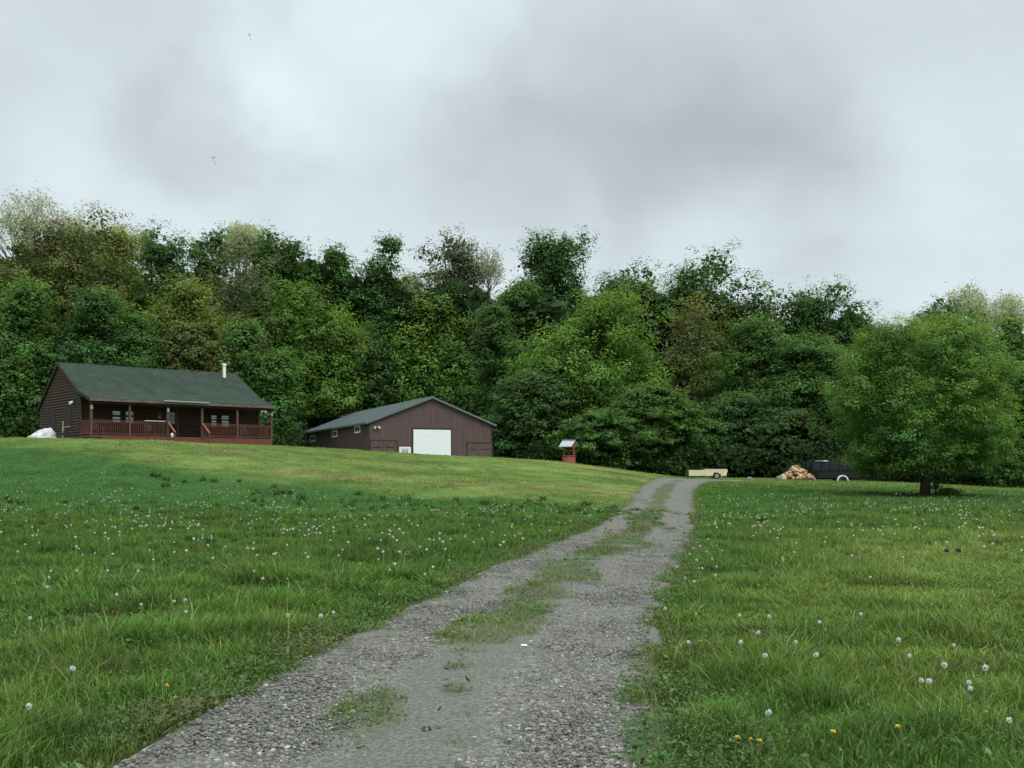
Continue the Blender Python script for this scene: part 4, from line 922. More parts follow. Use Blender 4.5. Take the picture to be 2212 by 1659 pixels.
# ------------------------------------------------------------------ barn
def build_barn():
    O, A, Z = BARN_O, BARN_A, BARN_Z; W, D = 12.14, 27.7; he, ha = 4.42, 6.78; xm = W/2
    t = empty('pole_barn', (O[0], O[1], Z), A); tag(t, 'brown metal pole barn with white roll-up door and grey-green roof', 'barn')
    roofz = lambda x: he + (ha-he)*(1 - abs(x-xm)/xm)
    for nm, y0, y1 in (('front_wall', 0, .1), ('back_wall', D-.1, D)):
        mb = MB(); mb.prism([(0, -.8), (W, -.8), (W, he), (xm, ha), (0, he)], y0, y1)
        if y0 == 0:
            x = .12
            while x < W-.05: mb.prism([(x-.035, -.6), (x+.035, -.6), (x+.026, roofz(x)-.06), (x-.026, roofz(x)-.06)], -.036, -.001); x += .229
        mb.build(nm, M['barnfront'], t)
    for nm, x0, x1, sx in (('side_wall', .0, .1, -1), ('side_wall', W-.1, W, 1)):
        mb = MB(); mb.box(x0, x1, .102, D-.102, -.8, he-.03)
        y = .25
        while y < D-.2:
            xa, xb = (x0-.022, x0-.001) if sx < 0 else (x1+.001, x1+.022); mb.box(xa, xb, y-.03, y+.03, -.6, he-.06); y += .229
        mb.build(nm, M['barnfront'], t)
    # roof: two sheets with standing ribs
    k = (ha-he)/xm
    for s in (-1, 1):
        mb = MB(); e = -.38 if s < 0 else W+.38; ze = he + .10 - .38*k
        prof = [(e, ze), (xm, ha+.12), (xm, ha+.04), (e, ze-.08)]
        mb.prism(prof if s < 0 else prof[::-1], -.30, D+.3)
        y = -.2
        while y < D+.3:
            a = Vector((e, y, ze+.012)); b = Vector((xm, y, ha+.132)); mb.bar(a, b, .05, .03); y += .46
        mb.build('roof', M['barnroof'], t)
    MB().prism([(xm-.2, ha+.075), (xm, ha+.17), (xm+.2, ha+.075), (xm, ha+.135)], -.31, D+.31).build('ridge_cap', M['barnroof'], t)
    mb = MB()
    for s in (-1, 1):
        e = -.38 if s < 0 else W+.38; ze = he+.06-.38*k; mb.bar((e, -.325, ze-.05), (xm + s*.0, -.325, ha+.035), .03, .17)
    mb.build('rake_trim', M['barnroof'], t)
    mb = MB(); mb.box(-.40, -.372, -.3, D+.3, he-.20, he-.02); mb.box(W+.372, W+.40, -.3, D+.3, he-.20, he-.02); mb.build('gutter', M['barnroof'], t)
    for x in (-.03, W-.11): MB().box(x, x+.14, -.035, -.023, -.6, he-.08).build('corner_trim', M['barntrim'], t)
    Pf = lambda px: plane_t(px, O, A, 0)
    zf = lambda px, py: hgt(py, depth_of(O, A, Pf(px), 0)) - Z
    # roll-up door
    x0, x1 = Pf(892.8), Pf(973.6); z1 = zf(892.8, 927.3); mb = MB(); n = 6
    for i in range(n): mb.box(x0, x1, -.045, -.024, z1*i/n + .003, z1*(i+1)/n - .002)
    g = mb.build('garage_door', M['whitebright'], t)
    mb = MB(); mb.box(x0-.13, x0-.004, -.06, -.024, -.4, z1+.14); mb.box(x1+.004, x1+.13, -.06, -.024, -.4, z1+.14); mb.box(x0-.004, x1+.004, -.06, -.024, z1+.004, z1+.14); mb.build('door_trim', M['barntrim'], g)
    # white walk door
    x0, x1 = Pf(862.2), Pf(887.0); z1 = zf(862, 965.0); f = .12
    mb = MB(); mb.box(x0, x0+f, -.07, -.024, -.1, z1); mb.box(x1-f, x1, -.07, -.024, -.1, z1); mb.box(x0+f, x1-f, -.07, -.024, z1-f, z1)
    d = MB().box(x0+f+.002, x1-f-.002, -.045, -.024, 0, z1-f-.002).build('walk_door', M['white'], t)
    mb.build('frame', M['whitebright'], d)
    xa, xb = x0+f+.16, x1-f-.16; mb = MB(); mb.box(xa, xb, -.055, -.047, z1-f-.95, z1-f-.14); mb.build('pane', M['gray_box'], d)
    mb = MB(); mb.box((xa+xb)/2-.02, (xa+xb)/2+.02, -.062, -.056, z1-f-.95, z1-f-.14); mb.box(xa, xb, -.062, -.056, z1-f-.57, z1-f-.53) ; mb.build('glazing_bar', M['whitebright'], d)
    MB().tube([(x0+f+.1, -.047, 1.0), (x0+f+.1, -.12, 1.0)], [.03, .035], 10).build('handle', M['gray_box'], d)
    MB().box(x0-.08, x1+.08, -.06, -.024, z1+.004, z1+.08).build('drip_cap', M['barntrim'], t)
    # brown double doors
    for a, b, py in ((800.8, 855.2, 952.5), (1009.5, 1061.0, 957.5)):
        x0, x1 = Pf(a), Pf(b); z1 = zf(a, py); xc = (x0+x1)/2
        fr = MB(); fr.box(x0-.08, x0, -.075, -.024, 0, z1+.1); fr.box(x1, x1+.14, -.075, -.024, 0, z1+.1); fr.box(x0, x1, -.075, -.024, z1, z1+.1)
        for u0, u1 in ((x0, xc-.02), (xc+.02, x1)):
            lf = MB().box(u0+.004, u1-.004, -.040, -.024, .03, z1-.004).build('double_door', M['barndoor'], t)
            mb = MB(); 
            for q in (u0+.006, u1-.15): mb.box(q, q+.144, -.07, -.041, .03, z1-.02)
            mb.box(u0+.15, u1-.15, -.068, -.041, z1-.22, z1-.03); mb.box(u0+.15, u1-.15, -.068, -.041, .04, .26)
            mb.build('door_frame', M['barndoor'], lf)
            MB().box(u0+.15, u1-.15, -.056, -.041, z1-.62, z1-.50).build('cross_rail', M['barntrim'], lf)
        fr.build('door_surround', M['barntrim'], t)
    # twin floodlight
    xc = Pf(813.2); zc = zf(813.2, 922.5); b = MB().box(xc-.08, xc+.08, -.16, -.024, zc-.08, zc+.10).build('floodlight', M['barntrim'], t, bevel=.02)
    for s in (-1, 1): MB().tube([(xc+s*.09, -.14, zc), (xc+s*.19, -.22, zc-.03), (xc+s*.22, -.30, zc-.06)], [.05, .09, .12], 12).build('lamp_head', M['whitebright'], b)
    # side windows
    bx = lambda v: 630.9 + .21081*v
    by = lambda v: 839.4 + .21081*v
    for a, b, top, bot in ((190, 243, 478, 545), (413, 467, 428, 498), (647, 703, 380, 455)):
        y1, y0 = side_y(bx(a), O, A), side_y(bx(b), O, A); Y = depth_of(O, A, 0, (y0+y1)/2); z1, z0 = hgt(by(top), Y)-Z, hgt(by(bot), Y)-Z
        f = .13; mb = MB(); X0, X1 = -.075, -.024
        mb.box(X0, X1, y0, y0+f, z0, z1); mb.box(X0, X1, y1-f, y1, z0, z1); mb.box(X0, X1, y0+f, y1-f, z1-f, z1); mb.box(X0, X1, y0+f, y1-f, z0, z0+f); mb.box(X0+.01, X1, (y0+y1)/2-.03, (y0+y1)/2+.03, z0+f, z1-f)
        w = mb.build('window', M['whitebright'], t); MB().box(-.05, -.025, y0+f, y1-f, z0+f, z1-f).build('pane', M['glass'], w)
build_barn()

# ------------------------------------------------------------------ wishing well
def build_well():
    Y = 96.0; x = ray(1229)*Y; zg = hgt(996, Y) - .1; th = -R(30); o = empty('wishing_well', (x, Y, zg), th); tag(o, 'small red wooden wishing well with a grey tin roof by the slope edge', 'wishing well')
    mb = MB(); n = 8; r = .56
    pts = [(r*math.cos(math.pi/8+2*math.pi*k/n), r*math.sin(math.pi/8+2*math.pi*k/n)) for k in range(n)]
    ri = .46; pin = [(p[0]*ri/r, p[1]*ri/r) for p in pts]
    vs = [(p[0], p[1], -.3) for p in pts] + [(p[0], p[1], .52) for p in pts] + [(p[0], p[1], .52) for p in pin] + [(p[0], p[1], -.1) for p in pin]
    fs = []
    for k in range(n):
        q = (k+1) % n; fs += [(k, q, n+q, n+k), (n+k, n+q, 2*n+q, 2*n+k), (2*n+k, 2*n+q, 3*n+q, 3*n+k)]
    fs.append(tuple(range(3*n, 4*n))); mb.add(vs, fs); b = mb.build('base', M['wellred'], o)
    mb = MB()
    for k in range(n):
        q = (k+1) % n; a = Vector((*pts[k], .55)); c = Vector((*pts[q], .55)); mb.bar(a*1.02, c*1.02, .10, .05)
    mb.build('rim', M['wellred'], b)
    for s in (-1, 1): MB().box(s*.46-.05, s*.46+.05, -.05, .05, .3, 1.62).build('post', M['wellred'], o)
    for s in (-1, 1): MB().box(s*.46-.03, s*.46+.03, -.36, .36, 1.36, 1.44).build('cross_tie', M['wellred'], o)
    mb = MB(); mb.tube([(-.52, 0, 1.0), (.60, 0, 1.0)], [.04, .04], 10); mb.build('winch_roller', M['wellred'], o)
    MB().bar((.60, 0, 1.0), (.60, 0, .82), .03).build('crank', M['rust'], o)
    zr, ze, hw, L = 1.92, 1.34, .72, .62
    for s in (-1, 1):
        mb = MB(); m = 26; a0 = Vector((0, 0, zr)); vs = []; fs = []
        for i in range(m+1):
            u = -L + 2*L*i/m; rip = .018*math.sin(i*math.pi/2)
            vs += [(u, 0, zr+rip), (u, s*hw, ze+rip)]
        for i in range(m): fs.append((2*i, 2*i+2, 2*i+3, 2*i+1))
        mb.add(vs, fs); q = mb.build('roof_sheet', M['welltin'], o); sol = q.modifiers.new('thickness', 'SOLIDIFY'); sol.thickness = .02
    mb = MB(); mb.bar((-L, 0, zr+.03), (L, 0, zr+.03), .16, .03); mb.build('ridge_cap', M['gray_box'], o)
build_well()

# ------------------------------------------------------------------ cream pickup body
def build_pickup():
    Y = 100.0; x = ray(1488.2)*Y; zg = float(H(x+1.7, Y)) + .0
    o = empty('pickup_body', (x, Y, zg), R(1.0)); tag(o, 'old cream pickup truck body without a cab standing at the end of the driveway', 'pickup')
    def side(y0, y1):
        mb = MB(); arc = [(2.53 + .36*math.cos(a), .30 + .33*math.sin(a)) for a in np.linspace(math.pi, 0, 13)]
        prof = [(1.43, .235)] + [(2.14, .235)] + arc + [(2.95, .16), (3.36, .12), (3.40, .20), (3.40, .46), (3.50, .66), (3.46, .855), (1.43, .855)]
        mb.prism(prof, y0, y1)
        return mb.build('bed_side', M['cream'], o, bevel=.0)
    side(0, .05); side(1.70, 1.75)
    for y0, y1 in ((.022, .07), (1.68, 1.728)):
        MB().prism([(.0, .30), (.06, .21), (.16, .25), (1.42, .245), (1.42, .765), (.0, .765)], y0, y1).build('cab_side', M['cream'], o)
    for y in (-.012, 1.752):
        MB().box(1.50, 3.44, y, y+.01, .755, .79).build('body_crease', M['cream'], o)
    MB().box(.02, 1.41, .02, .08, .768, .815).build('door_sill', M['rust'], o); MB().box(.02, 1.41, 1.67, 1.73, .768, .815).build('door_sill', M['rust'], o)
    MB().box(-.03, .02, .07, 1.68, .26, .80).build('front_panel', M['rust'], o)
    MB().box(1.425, 1.47, .052, 1.698, .40, .85).build('bed_headboard', M['cream'], o)
    MB().box(3.38, 3.42, .052, 1.698, .42, .85).build('tailgate', M['cream'], o)
    MB().box(.03, 3.37, .071, 1.679, .36, .40).build('floor', M['rust'], o)
    mb = MB(); mb.box(.1, 3.45, .35, .47, .17, .355); mb.box(.1, 3.45, 1.28, 1.40, .17, .355); mb.box(2.46, 2.60, .2, 1.55, .20, .33); mb.build('frame_rails', M['rust'], o)
    MB().box(3.0, 3.43, -.01, .0, .13, .26).build('rust_patch', M['rust'], o)
    for y in (.04, 1.50):
        w = empty('wheel', (2.53, y+.1, .24)); w.parent = o
        MB().tube([(0, -.09, 0), (0, -.11+.01, 0), (0, .09, 0), (0, .11, 0)], [.22, .30, .30, .22], 24).build('tyre', M['rubber'], w)
        MB().tube([(0, -.125, 0), (0, .10, 0)], [.17, .17], 18).build('rim', M['hub'], w)
    for y in (.12, 1.5): MB().box(.08, .32, y, y+.2, -.05, .20).build('support_block', M['rock'], o, bevel=.03)
build_pickup()

# ------------------------------------------------------------------ black trailer
def build_trailer():
    Y = 101.0; x = ray(1753)*Y; zg = .93
    o = empty('black_trailer', (x, Y, zg), R(-2)); tag(o, 'black high-sided trailer with a white wheel fender half hidden by the lone tree', 'trailer')
    L = 4.3; Wd = 2.0
    for y0, y1, out in ((.0, .05, -1), (Wd-.05, Wd, 1)):
        MB().box(.55, L, y0, y1, .56, 1.30).build('lower_side', M['black'], o)
        mb = MB(); mb.box(.05, L, y0+.005, y1-.005, 1.30, 2.16)
        mb.build('upper_side', M['blackrib'], o)
        mb = MB(); ya, yb = (y0-.05, y0+.004) if out < 0 else (y1-.004, y1+.05)
        for i in range(6): q = .05 + i*.80; mb.box(q, q+.09, ya, yb, 1.30, 2.16)
        mb.box(.05, L+.05, ya, yb, 2.16, 2.23); mb.box(.05, L+.05, ya, yb, 1.24, 1.30); mb.build('side_ribs', M['black'], o)
    MB().box(.5, .55, .05, Wd-.05, .56, 2.16).build('front_board', M['black'], o); MB().box(L-.05, L, .05, Wd-.05, .56, 2.16).build('tailboard', M['black'], o)
    MB().box(.55, L-.05, .05, Wd-.05, .60, .66).build('floor', M['black'], o)
    MB().box(.30, 1.44, -.075, -.052, 2.08, 2.15).build('reflector_bar', M['gray_box'], o); MB().box(1.06, 1.44, -.09, -.076, 2.075, 2.155).build('reflector_patch', M['whitebright'], o)
    mb = MB(); mb.bar((-2.2, Wd/2, .50), (.6, .25, .50), .1, .12); mb.bar((-2.2, Wd/2, .50), (.6, Wd-.25, .50), .1, .12); mb.box(.5, L, .3, .42, .44, .555); mb.box(.5, L, Wd-.42, Wd-.3, .44, .555); mb.build('frame', M['black'], o)
    xc = 2.76
    for y in (-.30, Wd+.02):
        mb = MB(); a = np.linspace(math.pi*1.02, -.02*math.pi, 19); ro, ri = .50, .40
        vs = []; fs = []
        for q in a: vs += [(xc+ro*math.cos(q), y, .33+ro*math.sin(q)), (xc+ri*math.cos(q), y, .33+ri*math.sin(q)), (xc+ro*math.cos(q), y+.28, .33+ro*math.sin(q)), (xc+ri*math.cos(q), y+.28, .33+ri*math.sin(q))]
        for i in range(18):
            b = 4*i; fs += [(b, b+1, b+5, b+4), (b+2, b+6, b+7, b+3), (b, b+4, b+6, b+2), (b+1, b+3, b+7, b+5)]
        mb.add(vs, fs + [(0,2,3,1), (72,73,75,74)]); mb.build('fender', M['whitebright'], o)
        w = empty('wheel', (xc, y+.14, .33)); w.parent = o
        MB().tube([(0,-.1,0),(0,-.09,0),(0,.09,0),(0,.1,0)], [.26,.34,.34,.26], 24).build('tyre', M['rubber'], w); MB().tube([(0,-.105,0),(0,.105,0)], [.18,.18], 16).build('rim', M['black'], w)
build_trailer()

# ------------------------------------------------------------------ firewood heap and rocks
def build_wood():
    rng = np.random.default_rng(8); protos = []
    for i in range(6):
        L = .46; r = .135; a0 = [.9, 1.5, 2.2, 1.2, 3.1, 6.0][i]
        if i == 5: prof = [(r*.8*math.cos(k*math.pi/5), r*.8*math.sin(k*math.pi/5)) for k in range(10)]
        else: prof = [(-.02, -.05)] + [(r*math.cos(a), r*math.sin(a)) for a in np.linspace(0, a0, 6)]
        mb = MB(); n = len(prof); vs = [(-L/2, p[0]*(1+.1*rng.normal()), p[1]*(1+.1*rng.normal())) for p in prof] + [(L/2, p[0], p[1]) for p in prof]
        mb.add(vs, [tuple(range(n)), tuple(range(2*n-1, n-1, -1))] + [(k, n+k, n+(k+1)%n, (k+1)%n) for k in range(n)])
        o = mb.build('firewood_log', M[['wood1','wood2','wood1','wood2','wood1','wood3'][i]]); protos.append(o)
    used = set(); Y0 = 99.4; x0 = ray(1722)*Y0; n = 120
    zg = float(H(x0, Y0))
    for k in range(n):
        q = k/n; rr = 1.42*math.sqrt(1-q)*(.55+.45*rng.random()); a = rng.uniform(0, 6.28)
        if q < .6: rr = 1.42*math.sqrt(1-q*.9)
        z = 1.28*max(0, 1 - (rr/1.52)**1.15)*rng.uniform(.86, 1.0) + .07
        i = int(rng.choice(6, p=[.2,.2,.2,.15,.17,.08])); o = protos[i]
        if i in used: o = o.copy(); COL.objects.link(o)
        used.add(i)
        x = x0 + rr*math.cos(a)*1.02; y = Y0 + rr*math.sin(a)*.75
        o.location = (x, y, max(float(H(x, y)), zg-.1) + z)
        o.rotation_euler = (rng.uniform(0, 6.28), rng.normal(.15, .45), rng.uniform(0, 6.28)); s = rng.uniform(.8, 1.2); o.scale = (s*rng.uniform(.85, 1.1), s, s)
        tag(o, 'split pale firewood log in the heap left of the black trailer', 'firewood', 'split firewood logs in the heap')
    for i, p in enumerate(protos):
        if i not in used: bpy.data.objects.remove(p)
build_wood()
def rock(px, Y, w, h, label, seed, mat='rock'):
    import bmesh
    bm = bmesh.new(); bmesh.ops.create_icosphere(bm, subdivisions=3, radius=1)
    for v in bm.verts:
        p = v.co; f = .75 + .5*float(fbm(p.x*2+seed*3.3, p.y*2+p.z*1.7+seed, .9, seed % 5)); v.co = Vector((p.x*w/2*f, p.y*w/2.3*f, p.z*h*f*.9))
    me = bpy.data.meshes.new('rock'); bm.to_mesh(me); bm.free(); me.materials.append(M[mat]); o = link('rock', me); o.location = on_ground(px, Y, h*.15); tag(o, label, 'rock')
rock(1684, 99.2, .62, .40, 'grey rock at the left foot of the firewood heap', 2)
rock(1758, 99.0, .35, .30, 'small grey rock at the right foot of the firewood heap', 3)
rock(1620, 98.0, .6, .30, 'low pale rock in the grass between the pickup body and the firewood heap', 5)
rock(1693, 98.6, .5, .48, 'tan boulder leaning on the left side of the firewood heap', 7, 'beige')
for px, py, lab in ((2045, 1196, 'dark clod of earth in the right field, the left of two'), (2071, 1200, 'dark clod of earth in the right field, the right of two')):
    import bmesh
    bm = bmesh.new(); bmesh.ops.create_icosphere(bm, subdivisions=2, radius=1)
    for v in bm.verts: v.co = Vector((v.co.x*.05, v.co.y*.045, v.co.z*.036))*(.8+.5*float(vnoise(v.co.x*3+px, v.co.y*3+v.co.z*2, 1, 1)))
    me = bpy.data.meshes.new('earth_clod'); bm.to_mesh(me); bm.free(); me.materials.append(M['clod']); o = link('earth_clod', me); o.location = on_ground(px, 22.0, .17); tag(o, lab, 'clod')
def scrap():
    Y = 10.15; o = MB().box(-.028, .028, -.022, .022, 0, .006).build('paper_scrap', M['white']); x = ray(1132)*Y; o.location = (x, Y, float(H(x, Y)) + .05); o.rotation_euler = (.08, .05, .2); tag(o, 'small white paper scrap lying on the gravel driveway', 'paper')
scrap()

# ------------------------------------------------------------------ dandelions
def fluff_m():
    m, nt, out = new_mat('dandelion_fluff'); d = N(nt, 'ShaderNodeBsdfDiffuse'); d.inputs[0].default_value = (.76, .76, .72, 1); t = N(nt, 'ShaderNodeBsdfTranslucent'); t.inputs[0].default_value = (.8, .8, .76, 1)
    mx = N(nt, 'ShaderNodeMixShader'); mx.inputs[0].default_value = .4; nt.links.new(d.outputs[0], mx.inputs[1]); nt.links.new(t.outputs[0], mx.inputs[2]); nt.links.new(mx.outputs[0], out.inputs[0]); return m
M['fluff'] = fluff_m(); M['stem'] = surf('dandelion_stem', (.14,.15,.06), (.22,.21,.11), 20); M['petal'] = surf('yellow_petal', (.70,.55,.03), (.85,.70,.06), 20, bump=0); M['seedcore'] = surf('seed_core', (.16,.13,.08), (.28,.23,.15), 40)

def fluff_arrays(rng, r, n=150):
    v = rng.normal(size=(n, 3)); v /= np.linalg.norm(v, axis=1)[:, None]
    t = np.cross(v, rng.normal(size=(n, 3))); t /= np.linalg.norm(t, axis=1)[:, None]; b = np.cross(v, t)
    c = v*r*rng.uniform(.80, 1.0, n)[:, None]; w = r*.17
    quad = np.stack([c - t*w, c - b*w, c + t*w, c + b*w], 1)                    # tiny parasols
    ray_ = np.stack([v*r*.15 - t*r*.018, v*r*.15 + t*r*.018, c + t*r*.018, c - t*r*.018], 1)
    V = np.concatenate([quad, ray_]).reshape(-1, 3); return V, np.arange(len(V)).reshape(-1, 4)
HEADS = []
for s in range(4):
    rng = np.random.default_rng(20+s); V, Q = fluff_arrays(rng, .0165 + .0013*s, 105)
    if s == 3: keep = (V.reshape(-1, 4, 3)[:, :, 0].mean(1) < .008); V = V.reshape(-1, 4, 3)[keep].reshape(-1, 3); Q = np.arange(len(V)).reshape(-1, 4)
    HEADS.append(np_mesh('seed_head', V, Q, None, M['fluff']))
core_me = None
def stem_mesh(h, bx):
    mb = MB(); mb.tube([(0,0,-h), (bx*.4, 0, -h*.5), (0, 0, -.004)], [.0035, .003, .0028], 5, cap=False)
    return mb
_o = stem_mesh(.34, .03).build('stem', M['stem']); STEM = _o.data; bpy.data.objects.remove(_o)
_o = MB().tube([(0,0,-.008),(0,0,.0),(0,0,.006)], [.004,.008,.003], 8).build('seed_core', M['seedcore']); CORE = _o.data; bpy.data.objects.remove(_o)
# yellow flower: layered strap petals
def petal_head():
    rng = np.random.default_rng(4); n = 70; a = rng.uniform(0, 6.28, n); el = rng.uniform(.05, 1.1, n); L = .021*rng.uniform(.7, 1.1, n)
    d = np.stack([np.cos(a)*np.cos(el), np.sin(a)*np.cos(el), np.sin(el)], 1); t = np.stack([-np.sin(a), np.cos(a), 0*a], 1); w = .0026
    V = np.stack([-t*w, t*w, d*L[:,None] + t*w, d*L[:,None] - t*w], 1).reshape(-1, 3); return np_mesh('flower_head', V, np.arange(4*n).reshape(-1, 4), None, M['petal'])
PETAL = petal_head()
def mk_single(head, core=True):           # far ones: stem and head in one mesh
    import bmesh
    bm = bmesh.new(); bm.from_mesh(head); nf = len(bm.faces); bm.from_mesh(STEM); bm.faces.ensure_lookup_table()
    for f in bm.faces[nf:]: f.material_index = 1
    me = bpy.data.meshes.new('dandelion'); bm.to_mesh(me); bm.free(); me.materials.append(head.materials[0]); me.materials.append(M['stem']); return me
SINGLES = [mk_single(h) for h in HEADS]; YSINGLE = mk_single(PETAL)
WHITE_L = 'white dandelion seed head on a thin stem in the meadow grass'; YELLOW_L = 'yellow dandelion flower in the meadow grass'
def put_dandelion(x, Y, h, sc, parts, yellow=False):
    z = float(H(x, Y)) + h; rng = random
    nm = 'yellow_dandelion' if yellow else 'dandelion'
    k = rng.choice([0, 1, 2, 0, 1, 2, 3])
    if parts:
        o = bpy.data.objects.new(nm, None); COL.objects.link(o); o.empty_display_size = .05
        hd = link('flower_head' if yellow else 'seed_head', PETAL if yellow else HEADS[k], o); st = link('stem', STEM, o)
        if not yellow: link('seed_core', CORE, hd)
    else: o = link(nm, YSINGLE if yellow else SINGLES[k])
    o.location = (x, Y, z); o.rotation_euler = (rng.uniform(-.25, .25), rng.uniform(-.25, .25), rng.uniform(0, 6.28)); o.scale = (sc, sc, sc*(1 if parts else rng.uniform(.8, 1)))
    tag(o, YELLOW_L if yellow else WHITE_L, 'dandelion', 'yellow dandelions in the grass' if yellow else 'white dandelion seed heads in the grass')
NEAR = [(65,1337),(157,1450),(62,1531),(402,1326),(400,1297),(376,1300),(305,1307),(568,1250),(252,1284),(106,1250),(110,1236),(102,1267),(622,1335),(232,1236),(178,1201),(918,1241),(720,1322),(693,1334),(487,1180),(437,1158),(428,1167),(535,1187),(660,1199),(778,1222),(842,1232),(740,1195),(85,1175),(38,1192),(205,1196),(323,1188),(460,1212),(556,1207),
 (1719,1390),(1653,1421),(1770,1345),(1763,1418),(1600,1393),(1638,1370),(2093,1480),(2096,1492),(2129,1448),(2007,1477),(2040,1440),(1941,1382),(1691,1209),(1720,1171),(1684,1155),(1690,1206),(1437,1313),(1487,1394),(1660,1541),(1662,1334),(1598,1331),(1517,1226),(1505,1208),(1490,1195),(1545,1241),(1950,1208),(1497,1180),(1512,1175),(1530,1162),(1526,1190),(1538,1205),(1560,1186),(1548,1222),(1462,1225),(1480,1248),(1500,1255),(2180,1560),(1860,1330),(1880,1246),(1840,1203),(2060,1395),(1990,1475),(1965,1418)]
CNT = 0
for px, py in NEAR:
    h = random.uniform(.24, .36); Y = (CAMZ-h)*F/(py-HY)
    if Y > 30: h = .3; 
    x = ray(px)*Y; put_dandelion(x, Y, h + float(H(x, Y))*0, random.uniform(.95, 1.2), True); CNT += 1
rngd = np.random.default_rng(77); far = []
while len(far) < 860:
    if rngd.random() < .58:
        u = rngd.uniform(-200, 1420); Y = rngd.triangular(14, 36, 58)
        if Y > np.interp(u, [0, 420, 620, 900, 1400], [62, 55, 51, 49, 49]): continue
        if rngd.random() > .12 + 1.9*max(0, float(vnoise(u*.02, Y*.25, 1, 3))-.35): continue
    else:
        u = rngd.uniform(1440, 2420); Y = rngd.triangular(17, 38, 85)
        if rngd.random() > .10 + 2.0*max(0, float(vnoise(u*.02, Y*.2, 1, 5))-.4): continue
    x = ray(u)*Y
    if abs(float(lateral(x, Y))) < 1.75: continue
    far.append((Y, x))
far.sort()
single_stuff = []
for i, (Y, x) in enumerate(far):
    h = random.uniform(.22, .34)*(1 if Y < 50 else .8)
    if i < 300 - len(NEAR): put_dandelion(x, Y, h, random.uniform(.85, 1.2)*(1 + .013*Y), Y < 16)
    else: single_stuff.append((x, Y, h))
parts = []
for x, Y, h in single_stuff:
    V, Q = fluff_arrays(rngd, .022*(1 + .012*Y), 34); parts.append((V + np.array([x, Y, float(H(x, Y)) + h]), Q, np.ones((len(V), 3))))
V, Q, C = join(parts); o = link('distant_dandelions', np_mesh('distant_dandelions', V, Q, None, M['fluff'])); tag(o, 'sprinkle of tiny white dandelion seed heads far out in the grass', 'dandelions', kind='stuff')
YEL = [(1622,1616),(1592,1612),(1524,1226),(1510,1231),(1512,1401),(2130,1560),(620,1258),(700,1268),(560,1140),(600,1152),(330,1112),(62,1150),(150,1158),(500,1205),(820,1290),(1640,1620),(1940,1590),(1800,1600),(655,1266),(690,1180),(360,1500)]
for px, py in YEL:
    h = .13; Y = (CAMZ-h)*F/(py-HY); x = ray(px)*Y
    if Y > 40: Y = 40; x = ray(px)*Y
    put_dandelion(x, Y, h + .04, random.uniform(.6, .8)*(1+.01*Y), Y < 16, True)

def drifting_seed(px, py, Y, label, sc=1.0):
    rng = np.random.default_rng(int(px)); o = empty('drifting_seed', at(px, py, Y)); tag(o, label, 'seed')
    mb = MB()
    for k in range(12):
        a = k*math.pi/6; mb.bar((0, 0, 0), (.0075*sc*math.cos(a), .0075*sc*math.sin(a), .003*sc), .0005, .0005)
    mb.build('pappus', M['fluff'], o); mb = MB(); mb.tube([(0,0,0), (.002*sc,0,-.006*sc), (.004*sc,0,-.012*sc)], [.0003,.0003,.0003], 4); mb.tube([(.004*sc,0,-.012*sc), (.005*sc,0,-.0155*sc)], [.0008,.0003], 5); mb.build('seed', M['seedcore'], o)
drifting_seed(461, 342, 2.6, 'tiny dandelion seed drifting in the air above the cabin', 1.0)
drifting_seed(538, 76, 2.7, 'tiny dandelion seed drifting high near the top of the photo', .8)

